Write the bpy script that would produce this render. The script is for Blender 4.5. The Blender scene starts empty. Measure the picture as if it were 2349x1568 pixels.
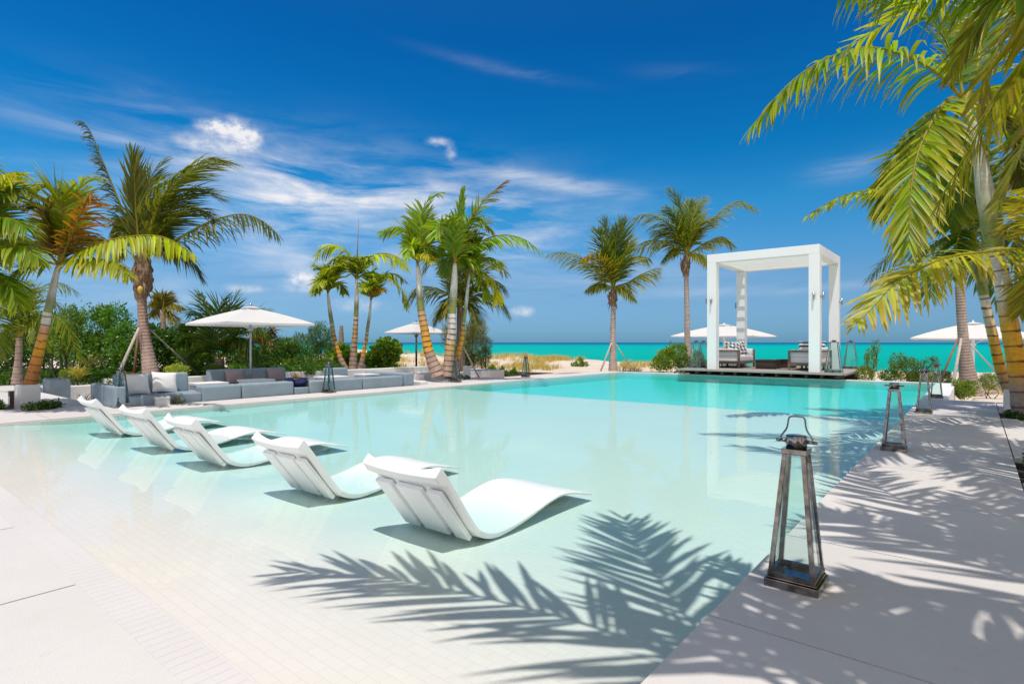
import bpy, math, random
import numpy as np
from mathutils import Vector, Matrix
rnd = random.Random(7)
nr = np.random.RandomState(11)
R = math.radians
S = bpy.context.scene
col = S.collection

# ------------------------------------------------------------------ frame of reference
CH = 1.2                      # eye height above the pool water (z = 0)
YAW = R(39.25)
cY, sY = math.cos(YAW), math.sin(YAW)
FD, U0, V0 = 1303.0, 1174.5, 785.5
def rd(r, d, z=0.0): return np.array((cY*r - sY*d, sY*r + cY*d, z))
def at(u, v, d): return rd((u-U0)/FD*d, d, CH + (V0-v)/FD*d)
def ong(u, v, z=0.0): return at(u, v, (CH-z)*FD/(v-V0))
SUN_EL = R(71.5); SDX, SDY = 0.5, -0.866      # horizontal direction towards the sun
COT = 1/math.tan(SUN_EL)
def cast(u, v, z):
    g = ong(u, v, 0.0); return np.array((g[0]+SDX*COT*z, g[1]+SDY*COT*z, z))

# ------------------------------------------------------------------ materials
def newmat(name):
    m = bpy.data.materials.new(name); m.use_nodes = True
    nt = m.node_tree; nt.nodes.clear()
    return m, nt
def N(nt, typ, **kw):
    n = nt.nodes.new(typ)
    for k, v in kw.items():
        if k in n.inputs: n.inputs[k].default_value = v
        else: setattr(n, k, v)
    return n
def LK(nt, a, b): nt.links.new(a, b)
def pmat(name, c, rough=.6, metal=0.0, spec=.5, noise=0.0, nscale=8.0, bump=0.0, bscale=60.0, c2=None, stretch=None):
    m, nt = newmat(name)
    o = N(nt, 'ShaderNodeOutputMaterial'); b = N(nt, 'ShaderNodeBsdfPrincipled')
    b.inputs['Roughness'].default_value = rough; b.inputs['Metallic'].default_value = metal
    b.inputs['Specular IOR Level'].default_value = spec
    b.inputs['Base Color'].default_value = (*c, 1)
    tc = N(nt, 'ShaderNodeTexCoord'); src = tc.outputs['Object']
    if stretch:
        mp = N(nt, 'ShaderNodeMapping'); mp.inputs['Scale'].default_value = stretch
        LK(nt, src, mp.inputs[0]); src = mp.outputs[0]
    if noise > 0:
        nz = N(nt, 'ShaderNodeTexNoise'); nz.inputs['Scale'].default_value = nscale; nz.inputs['Detail'].default_value = 6
        LK(nt, src, nz.inputs['Vector'])
        mx = N(nt, 'ShaderNodeMix', data_type='RGBA')
        d = c2 if c2 else tuple(x*(1-noise) for x in c)
        mx.inputs[6].default_value = (*c, 1); mx.inputs[7].default_value = (*d, 1)
        cr = N(nt, 'ShaderNodeMapRange'); cr.inputs[1].default_value = .35; cr.inputs[2].default_value = .7
        LK(nt, nz.outputs['Fac'], cr.inputs[0]); LK(nt, cr.outputs[0], mx.inputs[0])
        LK(nt, mx.outputs[2], b.inputs['Base Color'])
    if bump > 0:
        n2 = N(nt, 'ShaderNodeTexNoise'); n2.inputs['Scale'].default_value = bscale; n2.inputs['Detail'].default_value = 4
        LK(nt, src, n2.inputs['Vector'])
        bp = N(nt, 'ShaderNodeBump'); bp.inputs['Strength'].default_value = bump; bp.inputs['Distance'].default_value = .02
        LK(nt, n2.outputs['Fac'], bp.inputs['Height']); LK(nt, bp.outputs[0], b.inputs['Normal'])
    LK(nt, b.outputs[0], o.inputs[0])
    return m
def leafmat(name, trans=.35, rough=.42, tint=(1.25, 1.15, .45)):
    m, nt = newmat(name)
    o = N(nt, 'ShaderNodeOutputMaterial'); b = N(nt, 'ShaderNodeBsdfPrincipled')
    a = N(nt, 'ShaderNodeAttribute'); a.attribute_name = 'Col'
    b.inputs['Roughness'].default_value = rough; b.inputs['Specular IOR Level'].default_value = .45
    t = N(nt, 'ShaderNodeBsdfTranslucent')
    mu = N(nt, 'ShaderNodeMix', data_type='RGBA', blend_type='MULTIPLY'); mu.inputs[0].default_value = 1
    mu.inputs[7].default_value = (*tint, 1)
    mx = N(nt, 'ShaderNodeMixShader'); mx.inputs[0].default_value = trans
    LK(nt, a.outputs['Color'], b.inputs['Base Color']); LK(nt, a.outputs['Color'], mu.inputs[6])
    LK(nt, mu.outputs[2], t.inputs[0]); LK(nt, b.outputs[0], mx.inputs[1]); LK(nt, t.outputs[0], mx.inputs[2])
    LK(nt, mx.outputs[0], o.inputs[0])
    return m
def attrmat(name, rough=.75, bump=.5, bscale=30, stretch=(1, 1, .25)):
    m = pmat(name, (.5, .5, .5), rough, bump=bump, bscale=bscale, stretch=stretch)
    nt = m.node_tree; b = [n for n in nt.nodes if n.type == 'BSDF_PRINCIPLED'][0]
    a = N(nt, 'ShaderNodeAttribute'); a.attribute_name = 'Col'
    nz = N(nt, 'ShaderNodeTexNoise'); nz.inputs['Scale'].default_value = 14; nz.inputs['Detail'].default_value = 8
    tc = N(nt, 'ShaderNodeTexCoord'); mp = N(nt, 'ShaderNodeMapping'); mp.inputs['Scale'].default_value = stretch
    LK(nt, tc.outputs['Object'], mp.inputs[0]); LK(nt, mp.outputs[0], nz.inputs['Vector'])
    r = N(nt, 'ShaderNodeMapRange'); r.inputs[1].default_value = .3; r.inputs[2].default_value = .7; r.inputs[3].default_value = .78; r.inputs[4].default_value = 1.1
    LK(nt, nz.outputs['Fac'], r.inputs[0])
    mu = N(nt, 'ShaderNodeMix', data_type='RGBA', blend_type='MULTIPLY'); mu.inputs[0].default_value = 1
    LK(nt, a.outputs['Color'], mu.inputs[6]); LK(nt, r.outputs[0], mu.inputs[7]); LK(nt, mu.outputs[2], b.inputs['Base Color'])
    return m
def clearmat(name, tint, ior=1.33, rough=0.0, bump=0.0, bscale=2.0, vol=None, fmul=1.0):
    m, nt = newmat(name)
    o = N(nt, 'ShaderNodeOutputMaterial'); t = N(nt, 'ShaderNodeBsdfTransparent'); t.inputs[0].default_value = (*tint, 1)
    g = N(nt, 'ShaderNodeBsdfGlossy'); g.inputs['Roughness'].default_value = rough; g.inputs[0].default_value = (1, 1, 1, 1)
    f = N(nt, 'ShaderNodeFresnel'); f.inputs[0].default_value = ior
    mx = N(nt, 'ShaderNodeMixShader')
    mm = N(nt, 'ShaderNodeMath', operation='MULTIPLY'); mm.inputs[1].default_value = fmul
    LK(nt, f.outputs[0], mm.inputs[0]); LK(nt, mm.outputs[0], mx.inputs[0])
    LK(nt, t.outputs[0], mx.inputs[1]); LK(nt, g.outputs[0], mx.inputs[2]); LK(nt, mx.outputs[0], o.inputs[0])
    if bump > 0:
        tc = N(nt, 'ShaderNodeTexCoord'); mp = N(nt, 'ShaderNodeMapping'); LK(nt, tc.outputs['Object'], mp.inputs[0])
        mp.inputs['Rotation'].default_value = (0, 0, -YAW); mp.inputs['Scale'].default_value = (1, 1, 1)
        nz = N(nt, 'ShaderNodeTexNoise'); nz.inputs['Scale'].default_value = bscale; nz.inputs['Detail'].default_value = 3
        LK(nt, mp.outputs[0], nz.inputs['Vector'])
        # breeze patches: calm by the shelf, livelier over the deep end
        n3 = N(nt, 'ShaderNodeTexNoise'); n3.inputs['Scale'].default_value = .22
        LK(nt, tc.outputs['Object'], n3.inputs['Vector'])
        sx = N(nt, 'ShaderNodeSeparateXYZ'); LK(nt, tc.outputs['Object'], sx.inputs[0])
        mr = N(nt, 'ShaderNodeMapRange'); mr.inputs[1].default_value = 5; mr.inputs[2].default_value = 15; mr.inputs[3].default_value = .12; mr.inputs[4].default_value = 1.0
        LK(nt, sx.outputs[1], mr.inputs[0])
        m2 = N(nt, 'ShaderNodeMath', operation='MULTIPLY'); LK(nt, mr.outputs[0], m2.inputs[0]); LK(nt, n3.outputs['Fac'], m2.inputs[1])
        m3 = N(nt, 'ShaderNodeMath', operation='MULTIPLY'); LK(nt, m2.outputs[0], m3.inputs[0]); m3.inputs[1].default_value = bump*2
        bp = N(nt, 'ShaderNodeBump'); bp.inputs['Distance'].default_value = .01
        LK(nt, m3.outputs[0], bp.inputs['Strength'])
        LK(nt, nz.outputs['Fac'], bp.inputs['Height']); LK(nt, bp.outputs[0], g.inputs['Normal'])
    if vol:
        v = N(nt, 'ShaderNodeVolumeAbsorption'); v.inputs['Color'].default_value = (*vol[0], 1); v.inputs['Density'].default_value = vol[1]
        LK(nt, v.outputs[0], o.inputs['Volume'])
    return m

M = {}
M['leaf'] = leafmat('palm_leaf', trans=.45, tint=(1.35, 1.3, .4))
M['shrubleaf'] = leafmat('shrub_leaf', trans=.3, rough=.4, tint=(1.2, 1.2, .5))
M['grass'] = leafmat('dry_grass', trans=.3, rough=.7, tint=(1.1, 1.05, .7))
M['trunk'] = attrmat('palm_bark')
M['shaft'] = attrmat('crown_shaft_skin', rough=.4, bump=.15, bscale=8)
M['fibre'] = pmat('coconut_fibre', (.16, .085, .045), .95, noise=.6, nscale=20, bump=1, bscale=40, c2=(.38, .26, .18), stretch=(1, 1, .2))
M['deck'] = pmat('deck_stone', (.68, .64, .615), .6, spec=.3, noise=.1, nscale=1.3, bump=.12, bscale=120, c2=(.64, .60, .575))
def slabmat():
    m = pmat('deck_slab', (.68, .64, .615), .6, spec=.3, bump=.15, bscale=140); nt = m.node_tree
    b = [n for n in nt.nodes if n.type == 'BSDF_PRINCIPLED'][0]; tc = N(nt, 'ShaderNodeTexCoord')
    a = N(nt, 'ShaderNodeAttribute'); a.attribute_name = 'Col'
    def layer(prev, scale, lo, hi, colr, amt, det=6):
        nz = N(nt, 'ShaderNodeTexNoise'); nz.inputs['Scale'].default_value = scale; nz.inputs['Detail'].default_value = det; nz.inputs['Roughness'].default_value = .65
        LK(nt, tc.outputs['Object'], nz.inputs['Vector']); r = N(nt, 'ShaderNodeMapRange'); r.inputs[1].default_value = lo; r.inputs[2].default_value = hi; r.inputs[4].default_value = amt
        LK(nt, nz.outputs['Fac'], r.inputs[0]); mx = N(nt, 'ShaderNodeMix', data_type='RGBA'); LK(nt, r.outputs[0], mx.inputs[0])
        if prev is None: mx.inputs[6].default_value = (.68, .64, .615, 1)
        else: LK(nt, prev, mx.inputs[6])
        mx.inputs[7].default_value = (*colr, 1); return mx.outputs[2]
    c = layer(None, 1.1, .4, .7, (.63, .59, .56), .8); c = layer(c, 6, .62, .75, (.55, .50, .46), .35); c = layer(c, 55, .66, .78, (.46, .42, .38), .45, 3)
    mu = N(nt, 'ShaderNodeMix', data_type='RGBA', blend_type='MULTIPLY'); mu.inputs[0].default_value = 1; LK(nt, c, mu.inputs[6]); LK(nt, a.outputs['Color'], mu.inputs[7]); LK(nt, mu.outputs[2], b.inputs['Base Color'])
    return m
M['deck_slab'] = slabmat()
M['hole_dark'] = pmat('hole_shade', (.10, .09, .085), .95, noise=.3, nscale=30)  # for the lantern vent discs: darkness of an opening put into the colour
M['wallw'] = pmat('white_render', (.78, .77, .75), .7, noise=.05, nscale=3, bump=.1, bscale=90)
M['white'] = pmat('white_paint', (.90, .895, .88), .5, noise=.02, nscale=.8)
M['resin'] = pmat('white_resin', (.88, .88, .87), .38, spec=.5, noise=.03, nscale=3)
M['fab_blue'] = pmat('blue_grey_canvas', (.27, .345, .40), .9, spec=.2, noise=.12, nscale=5, bump=.35, bscale=300)
M['fab_white'] = pmat('white_canvas', (.82, .80, .79), .9, spec=.2, noise=.05, nscale=5, bump=.3, bscale=12)
M['fab_mauve'] = pmat('mauve_canvas', (.36, .30, .31), .9, spec=.2, noise=.1, nscale=6, bump=.3, bscale=12)
M['teak'] = pmat('grey_teak', (.23, .16, .115), .7, noise=.4, nscale=6, bump=.3, bscale=40, stretch=(.3, 4, 4))
M['plank'] = pmat('bleached_planks', (.42, .38, .34), .8, noise=.35, nscale=5, bump=.3, bscale=40, stretch=(.3, 4, 4))
M['dark_teak'] = pmat('dark_timber', (.07, .045, .032), .7, noise=.4, nscale=6, bump=.3, bscale=40)
M['stake'] = pmat('whitewashed_stake', (.55, .48, .42), .85, noise=.35, nscale=9, bump=.4, bscale=30, stretch=(3, 3, .4))
M['stake_brown'] = pmat('brown_stake', (.30, .17, .10), .85, noise=.35, nscale=9, bump=.4, bscale=30, stretch=(3, 3, .4))
M['steel'] = pmat('mottled_steel', (.36, .335, .32), .11, metal=1, noise=.35, nscale=14, bump=.04, bscale=30, c2=(.07, .06, .055))  # dark patches mixed at random into the metal colour
M['alu'] = pmat('brushed_aluminium', (.40, .42, .44), .4, metal=1)
M['navy'] = pmat('navy_glaze', (.012, .02, .11), .18, noise=.2, nscale=5)
M['soil'] = pmat('bed_soil', (.045, .032, .022), .95, noise=.5, nscale=25, bump=1, bscale=50)
M['yellow'] = pmat('coconut_husk', (.6, .42, .04), .5)
M['glass'] = clearmat('lantern_glass', (.82, .93, .91), ior=1.5, fmul=1.3)

def umbmat():
    m, nt = newmat('umbrella_canvas')
    o = N(nt, 'ShaderNodeOutputMaterial'); d = N(nt, 'ShaderNodeBsdfDiffuse'); t = N(nt, 'ShaderNodeBsdfTranslucent')
    d.inputs[0].default_value = (.82, .81, .80, 1); t.inputs[0].default_value = (.7, .69, .67, 1)
    mx = N(nt, 'ShaderNodeMixShader'); mx.inputs[0].default_value = .3
    LK(nt, d.outputs[0], mx.inputs[1]); LK(nt, t.outputs[0], mx.inputs[2]); LK(nt, mx.outputs[0], o.inputs[0])
    return m
M['canvas'] = umbmat()

def stripemat(name, checks):
    m, nt = newmat(name)
    o = N(nt, 'ShaderNodeOutputMaterial'); b = N(nt, 'ShaderNodeBsdfPrincipled'); b.inputs['Roughness'].default_value = .9
    tc = N(nt, 'ShaderNodeTexCoord'); sx = N(nt, 'ShaderNodeSeparateXYZ'); LK(nt, tc.outputs['Object'], sx.inputs[0])
    def band(sock, f, th):
        a = N(nt, 'ShaderNodeMath', operation='MULTIPLY'); a.inputs[1].default_value = f; LK(nt, sock, a.inputs[0])
        s = N(nt, 'ShaderNodeMath', operation='SINE'); LK(nt, a.outputs[0], s.inputs[0])
        g = N(nt, 'ShaderNodeMath', operation='GREATER_THAN'); g.inputs[1].default_value = th; LK(nt, s.outputs[0], g.inputs[0])
        return g.outputs[0]
    mx = N(nt, 'ShaderNodeMix', data_type='RGBA')
    mx.inputs[6].default_value = (.74, .73, .71, 1); mx.inputs[7].default_value = (.02, .04, .07, 1)
    s1 = band(sx.outputs[2], 45, .1)
    if checks:
        s2 = band(sx.outputs[0], 45, .1)
        ad = N(nt, 'ShaderNodeMath', operation='MULTIPLY_ADD'); LK(nt, s1, ad.inputs[0]); ad.inputs[1].default_value = .5
        hf = N(nt, 'ShaderNodeMath', operation='MULTIPLY'); hf.inputs[1].default_value = .5; LK(nt, s2, hf.inputs[0]); LK(nt, hf.outputs[0], ad.inputs[2])
        LK(nt, ad.outputs[0], mx.inputs[0])
    else: LK(nt, s1, mx.inputs[0])
    LK(nt, mx.outputs[2], b.inputs['Base Color']); LK(nt, b.outputs[0], o.inputs[0])
    return m
M['check'] = stripemat('navy_check', True)
M['stripe'] = stripemat('navy_stripe', False)

def poolfloor():
    m, nt = newmat('pool_tiles')
    o = N(nt, 'ShaderNodeOutputMaterial'); b = N(nt, 'ShaderNodeBsdfPrincipled'); b.inputs['Roughness'].default_value = .5
    tc = N(nt, 'ShaderNodeTexCoord')
    br = N(nt, 'ShaderNodeTexBrick'); br.offset = .5
    br.inputs['Scale'].default_value = 1.0; br.inputs['Brick Width'].default_value = .11; br.inputs['Row Height'].default_value = .055
    br.inputs['Mortar Size'].default_value = .0028; br.inputs['Mortar Smooth'].default_value = .3
    br.inputs['Color1'].default_value = (.81, .755, .70, 1); br.inputs['Color2'].default_value = (.79, .735, .68, 1)
    br.inputs['Mortar'].default_value = (.715, .68, .65, 1)
    LK(nt, tc.outputs['Object'], br.inputs['Vector'])
    nz = N(nt, 'ShaderNodeTexNoise'); nz.inputs['Scale'].default_value = .8; nz.inputs['Detail'].default_value = 5
    LK(nt, tc.outputs['Object'], nz.inputs['Vector'])
    mr = N(nt, 'ShaderNodeMapRange'); mr.inputs[1].default_value = .4; mr.inputs[2].default_value = .75; mr.inputs[3].default_value = 0; mr.inputs[4].default_value = .25
    LK(nt, nz.outputs['Fac'], mr.inputs[0])
    mx = N(nt, 'ShaderNodeMix', data_type='RGBA'); mx.inputs[7].default_value = (.73, .66, .60, 1)
    LK(nt, mr.outputs[0], mx.inputs[0]); LK(nt, br.outputs['Color'], mx.inputs[6])
    LK(nt, mx.outputs[2], b.inputs['Base Color']); LK(nt, b.outputs[0], o.inputs[0])
    return m
M['tiles'] = poolfloor()
M['water'] = clearmat('pool_water', (1, 1, 1), ior=1.333, rough=0.0, bump=.8, bscale=5.0, vol=((0.0, .965, .955), .85), fmul=.5)

def sandmat():
    m = pmat('beach_sand', (.70, .60, .50), .9, spec=.2, noise=.3, nscale=.6, bump=1.0, bscale=4, c2=(.62, .50, .40))
    [setattr(n.inputs['Distance'], 'default_value', .07) for n in m.node_tree.nodes if n.type == 'BUMP']
    return m
M['sand'] = sandmat()

def seamat():
    m, nt = newmat('sea_water')
    o = N(nt, 'ShaderNodeOutputMaterial'); b = N(nt, 'ShaderNodeBsdfPrincipled')
    b.inputs['Roughness'].default_value = .6; b.inputs['Specular IOR Level'].default_value = .04
    tc = N(nt, 'ShaderNodeTexCoord'); mp = N(nt, 'ShaderNodeMapping'); mp.inputs['Rotation'].default_value = (0, 0, -YAW)
    LK(nt, tc.outputs['Object'], mp.inputs[0])
    nz = N(nt, 'ShaderNodeTexNoise'); nz.inputs['Scale'].default_value = .004; nz.inputs['Detail'].default_value = 4
    mp2 = N(nt, 'ShaderNodeMapping'); mp2.inputs['Scale'].default_value = (.35, 2.4, 1); LK(nt, mp.outputs[0], mp2.inputs[0]); LK(nt, mp2.outputs[0], nz.inputs['Vector'])
    sx = N(nt, 'ShaderNodeSeparateXYZ'); LK(nt, mp.outputs[0], sx.inputs[0])
    # log10 of the distance offshore, shifted by sandbars
    mx0 = N(nt, 'ShaderNodeMath', operation='MAXIMUM'); mx0.inputs[1].default_value = 1; LK(nt, sx.outputs[1], mx0.inputs[0])
    lg = N(nt, 'ShaderNodeMath', operation='LOGARITHM'); lg.inputs[1].default_value = 10; LK(nt, mx0.outputs[0], lg.inputs[0])
    ns = N(nt, 'ShaderNodeMath', operation='MULTIPLY_ADD'); ns.inputs[1].default_value = .5; LK(nt, nz.outputs['Fac'], ns.inputs[0]); LK(nt, lg.outputs[0], ns.inputs[2])
    mr = N(nt, 'ShaderNodeMapRange'); mr.inputs[1].default_value = 1.75; mr.inputs[2].default_value = 4.25
    LK(nt, ns.outputs[0], mr.inputs[0])
    cr = N(nt, 'ShaderNodeValToRGB'); e = cr.color_ramp.elements
    e[0].position = 0; e[0].color = (.03, .34, .27, 1)
    e[1].position = 1; e[1].color = (.0, .075, .20, 1)
    for p, c in ((.14, (.0, .33, .26)), (.28, (.0, .38, .31)), (.42, (.0, .37, .34)), (.52, (.0, .32, .34)), (.60, (.0, .23, .29)), (.67, (0, .13, .22))):
        x = e.new(p); x.color = (*c, 1)
    LK(nt, mr.outputs[0], cr.inputs[0]); LK(nt, cr.outputs[0], b.inputs['Base Color'])
    n2 = N(nt, 'ShaderNodeTexNoise'); n2.inputs['Scale'].default_value = .9; n2.inputs['Detail'].default_value = 3; LK(nt, mp2.outputs[0], n2.inputs['Vector'])
    bp = N(nt, 'ShaderNodeBump'); bp.inputs['Strength'].default_value = .3; bp.inputs['Distance'].default_value = .1
    LK(nt, n2.outputs['Fac'], bp.inputs['Height']); LK(nt, bp.outputs[0], b.inputs['Normal'])
    LK(nt, b.outputs[0], o.inputs[0]); return m
M['sea'] = seamat()

# ------------------------------------------------------------------ mesh helpers
class MB:
    def __init__(s): s.v = []; s.f = []; s.c = []; s.smooth = []
    def add(s, vs, fs, smooth=False, c=None):
        o = len(s.v); s.v += [tuple(map(float, p)) for p in vs]; s.f += [tuple(i+o for i in f) for f in fs]
        s.smooth += [smooth]*len(fs)
        if c is not None: s.c += [tuple(x) for x in c]
        return s
    def box(s, x0, x1, y0, y1, z0, z1):
        vs = [(x0,y0,z0),(x1,y0,z0),(x1,y1,z0),(x0,y1,z0),(x0,y0,z1),(x1,y0,z1),(x1,y1,z1),(x0,y1,z1)]
        return s.add(vs, [(0,3,2,1),(4,5,6,7),(0,1,5,4),(1,2,6,5),(2,3,7,6),(3,0,4,7)])
    def prism(s, quad0, quad1):
        """two matching quads (lower and upper) joined"""
        return s.add(list(quad0)+list(quad1), [(0,3,2,1),(4,5,6,7),(0,1,5,4),(1,2,6,5),(2,3,7,6),(3,0,4,7)])
    def rbox(s, x0, x1, y0, y1, z0, z1, b=.04, seg=3, puff=0.0):
        """rounded box: a cube sphere pushed out to the box with radius b"""
        n = 2*seg+2
        c = []
        for i in range(n):
            k = i if i <= seg else i-1
            c.append(k/ (2*seg) * 2 - 1)
        def co(i): return c[i]
        idx = {}; vs = []; fs = []
        ctr = ((x0+x1)/2, (y0+y1)/2, (z0+z1)/2); h = ((x1-x0)/2, (y1-y0)/2, (z1-z0)/2)
        b = min(b, *h)
        def vert(i, j, k):
            key = (i, j, k)
            if key in idx: return idx[key]
            p = [co(i), co(j), co(k)]; q = []
            L = [math.tan(a*math.pi/4) for a in p]
            ln = math.sqrt(sum(a*a for a in L)); n_ = [a/ln for a in L]
            for a in range(3):
                ii = (i, j, k)[a]; sg = -1 if ii <= seg else 1
                q.append(ctr[a] + sg*(h[a]-b) + b*n_[a])
            if puff:
                for a in range(3):
                    o1, o2 = [t for t in range(3) if t != a]
                    if (i, j, k)[a] in (0, n-1): pass
            idx[key] = len(vs); vs.append(q); return idx[key]
        for a in range(3):
            for side in (0, n-1):
                for i in range(n-1):
                    for j in range(n-1):
                        def mk(p, q):
                            t = [0, 0, 0]; t[a] = side; o = [x for x in range(3) if x != a]; t[o[0]] = p; t[o[1]] = q; return vert(*t)
                        f = [mk(i, j), mk(i+1, j), mk(i+1, j+1), mk(i, j+1)]
                        flip = (side == 0) ^ (a == 1)
                        fs.append(tuple(f[::-1]) if flip else tuple(f))
        return s.add(vs, fs, True)
    def tube(s, pts, rad, m=10, cap=True, smooth=True):
        pts = [np.array(p, float) for p in pts]; n = len(pts)
        if not hasattr(rad, '__len__'): rad = [rad]*n
        vs = []; up = None
        for i in range(n):
            t = pts[min(i+1, n-1)]-pts[max(i-1, 0)]; t /= (np.linalg.norm(t)+1e-9)
            if up is None: up = np.array((0, 0, 1.)) if abs(t[2]) < .9 else np.array((1., 0, 0))
            a = np.cross(t, up); a /= np.linalg.norm(a); b_ = np.cross(a, t); up = b_
            for k in range(m):
                an = 2*math.pi*k/m; vs.append(pts[i]+rad[i]*(math.cos(an)*a+math.sin(an)*b_))
        fs = [(i*m+k, i*m+(k+1) % m, (i+1)*m+(k+1) % m, (i+1)*m+k) for i in range(n-1) for k in range(m)]
        if cap: fs += [tuple(range(m))[::-1], tuple(range((n-1)*m, n*m))]
        return s.add(vs, fs, smooth)
    def lathe(s, prof, c=(0,0,0), m=24):
        vs = []; 
        for r, z in prof:
            for k in range(m):
                a = 2*math.pi*k/m; vs.append((c[0]+r*math.cos(a), c[1]+r*math.sin(a), c[2]+z))
        n = len(prof)
        fs = [(i*m+k, i*m+(k+1) % m, (i+1)*m+(k+1) % m, (i+1)*m+k) for i in range(n-1) for k in range(m)]
        return s.add(vs, fs, True)
    def bar(s, p, q, w, h=None):
        """square section bar from p to q"""
        h = h or w; p = np.array(p, float); q = np.array(q, float); t = q-p; t /= np.linalg.norm(t)
        up = np.array((0, 0, 1.)) if abs(t[2]) < .95 else np.array((0, 1., 0))
        a = np.cross(t, up); a /= np.linalg.norm(a); b_ = np.cross(a, t)
        qd = lambda c: [c-a*w/2-b_*h/2, c+a*w/2-b_*h/2, c+a*w/2+b_*h/2, c-a*w/2+b_*h/2]
        return s.prism(qd(p), qd(q))
    def tones(s, k=8, v=.05):
        s.c = []
        for i in range(0, len(s.v), k):
            t_ = 1+nr.uniform(-v, v*.4); s.c += [(t_, t_*nr.uniform(.992, 1.004), t_*nr.uniform(.985, 1.005))]*min(k, len(s.v)-i)
        return s
    def build(s, name, m, parent=None, loc=None, bevel=0.0):
        me = bpy.data.meshes.new(name); me.from_pydata(s.v, [], s.f)
        me.polygons.foreach_set('use_smooth', s.smooth)
        if s.c:
            ca = me.color_attributes.new('Col', 'FLOAT_COLOR', 'POINT')
            ca.data.foreach_set('color', np.array([(*c, 1) if len(c) == 3 else c for c in s.c], 'f').ravel())
        me.update()
        o = bpy.data.objects.new(name, me); me.materials.append(m); col.objects.link(o)
        adopt(o, parent)
        if loc is not None: o.location = loc
        if bevel:
            bv = o.modifiers.new('bevel', 'BEVEL'); bv.width = bevel; bv.segments = 2; bv.limit_method = 'ANGLE'
        return o
def np_mesh(name, V, F, m, parent=None, cols=None, smooth=False):
    """V (n,3), F (k,4) arrays"""
    me = bpy.data.meshes.new(name); n = len(V); k = len(F); w = F.shape[1]
    me.vertices.add(n); me.vertices.foreach_set('co', np.asarray(V, 'f').ravel())
    me.loops.add(k*w); me.loops.foreach_set('vertex_index', np.asarray(F, 'i').ravel())
    me.polygons.add(k); me.polygons.foreach_set('loop_start', np.arange(0, k*w, w, dtype='i'))
    me.polygons.foreach_set('loop_total', np.full(k, w, 'i'))
    me.update(calc_edges=True)
    if smooth: me.polygons.foreach_set('use_smooth', np.ones(k, bool))
    if cols is not None:
        ca = me.color_attributes.new('Col', 'FLOAT_COLOR', 'POINT')
        ca.data.foreach_set('color', np.concatenate([cols, np.ones((n, 1))], 1).astype('f').ravel())
    me.materials.append(m)
    o = bpy.data.objects.new(name, me); col.objects.link(o)
    adopt(o, parent)
    return o
WORLD = set()      # things whose parts are modelled in world coordinates
def adopt(o, parent):
    if parent is None: return
    o.parent = parent
    if parent.name in WORLD: o.matrix_parent_inverse = Matrix.Translation(-Vector(parent.location))
def thing(name, label, cat, loc=(0,0,0), rz=0, group=None, world=False):
    o = bpy.data.objects.new(name, None); col.objects.link(o); o.location = tuple(map(float, loc)); o.rotation_euler = (0, 0, rz)
    if world: WORLD.add(o.name)
    o['label'] = label; o['category'] = cat
    if group: o['group'] = group
    return o
def tag(o, label=None, cat=None, group=None, kind=None):
    if label: o['label'] = label
    if cat: o['category'] = cat
    if group: o['group'] = group
    if kind: o['kind'] = kind
    return o
def copy_tree(o, parent=None, loc=None, rz=None, label=None):
    c = o.copy(); col.objects.link(c)
    if parent is not None: c.parent = parent
    for ch in list(o.children): copy_tree(ch, c)
    if loc is not None: c.location = loc
    if rz is not None: c.rotation_euler = (0, 0, rz)
    if label: c['label'] = label
    return c
def nrm(a): return a/(np.linalg.norm(a, axis=-1, keepdims=True)+1e-9)
def curve(pts, n):
    P = np.array(pts, float); k = len(P)
    if k == 2: t = np.linspace(0, 1, n)[:, None]; return P[0]*(1-t)+P[1]*t
    E = np.vstack([2*P[0]-P[1], P, 2*P[-1]-P[-2]])
    out = []
    for i in range(k-1):
        p0, p1, p2, p3 = E[i:i+4]
        for t in np.linspace(0, 1, 16, endpoint=False):
            out.append(.5*((2*p1)+(-p0+p2)*t+(2*p0-5*p1+4*p2-p3)*t*t+(-p0+3*p1-3*p2+p3)*t**3))
    out.append(P[-1]); out = np.array(out)
    s = np.concatenate([[0], np.cumsum(np.linalg.norm(np.diff(out, axis=0), axis=1))])
    q = np.linspace(0, s[-1], n)
    return np.stack([np.interp(q, s, out[:, a]) for a in range(3)], 1)

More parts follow.
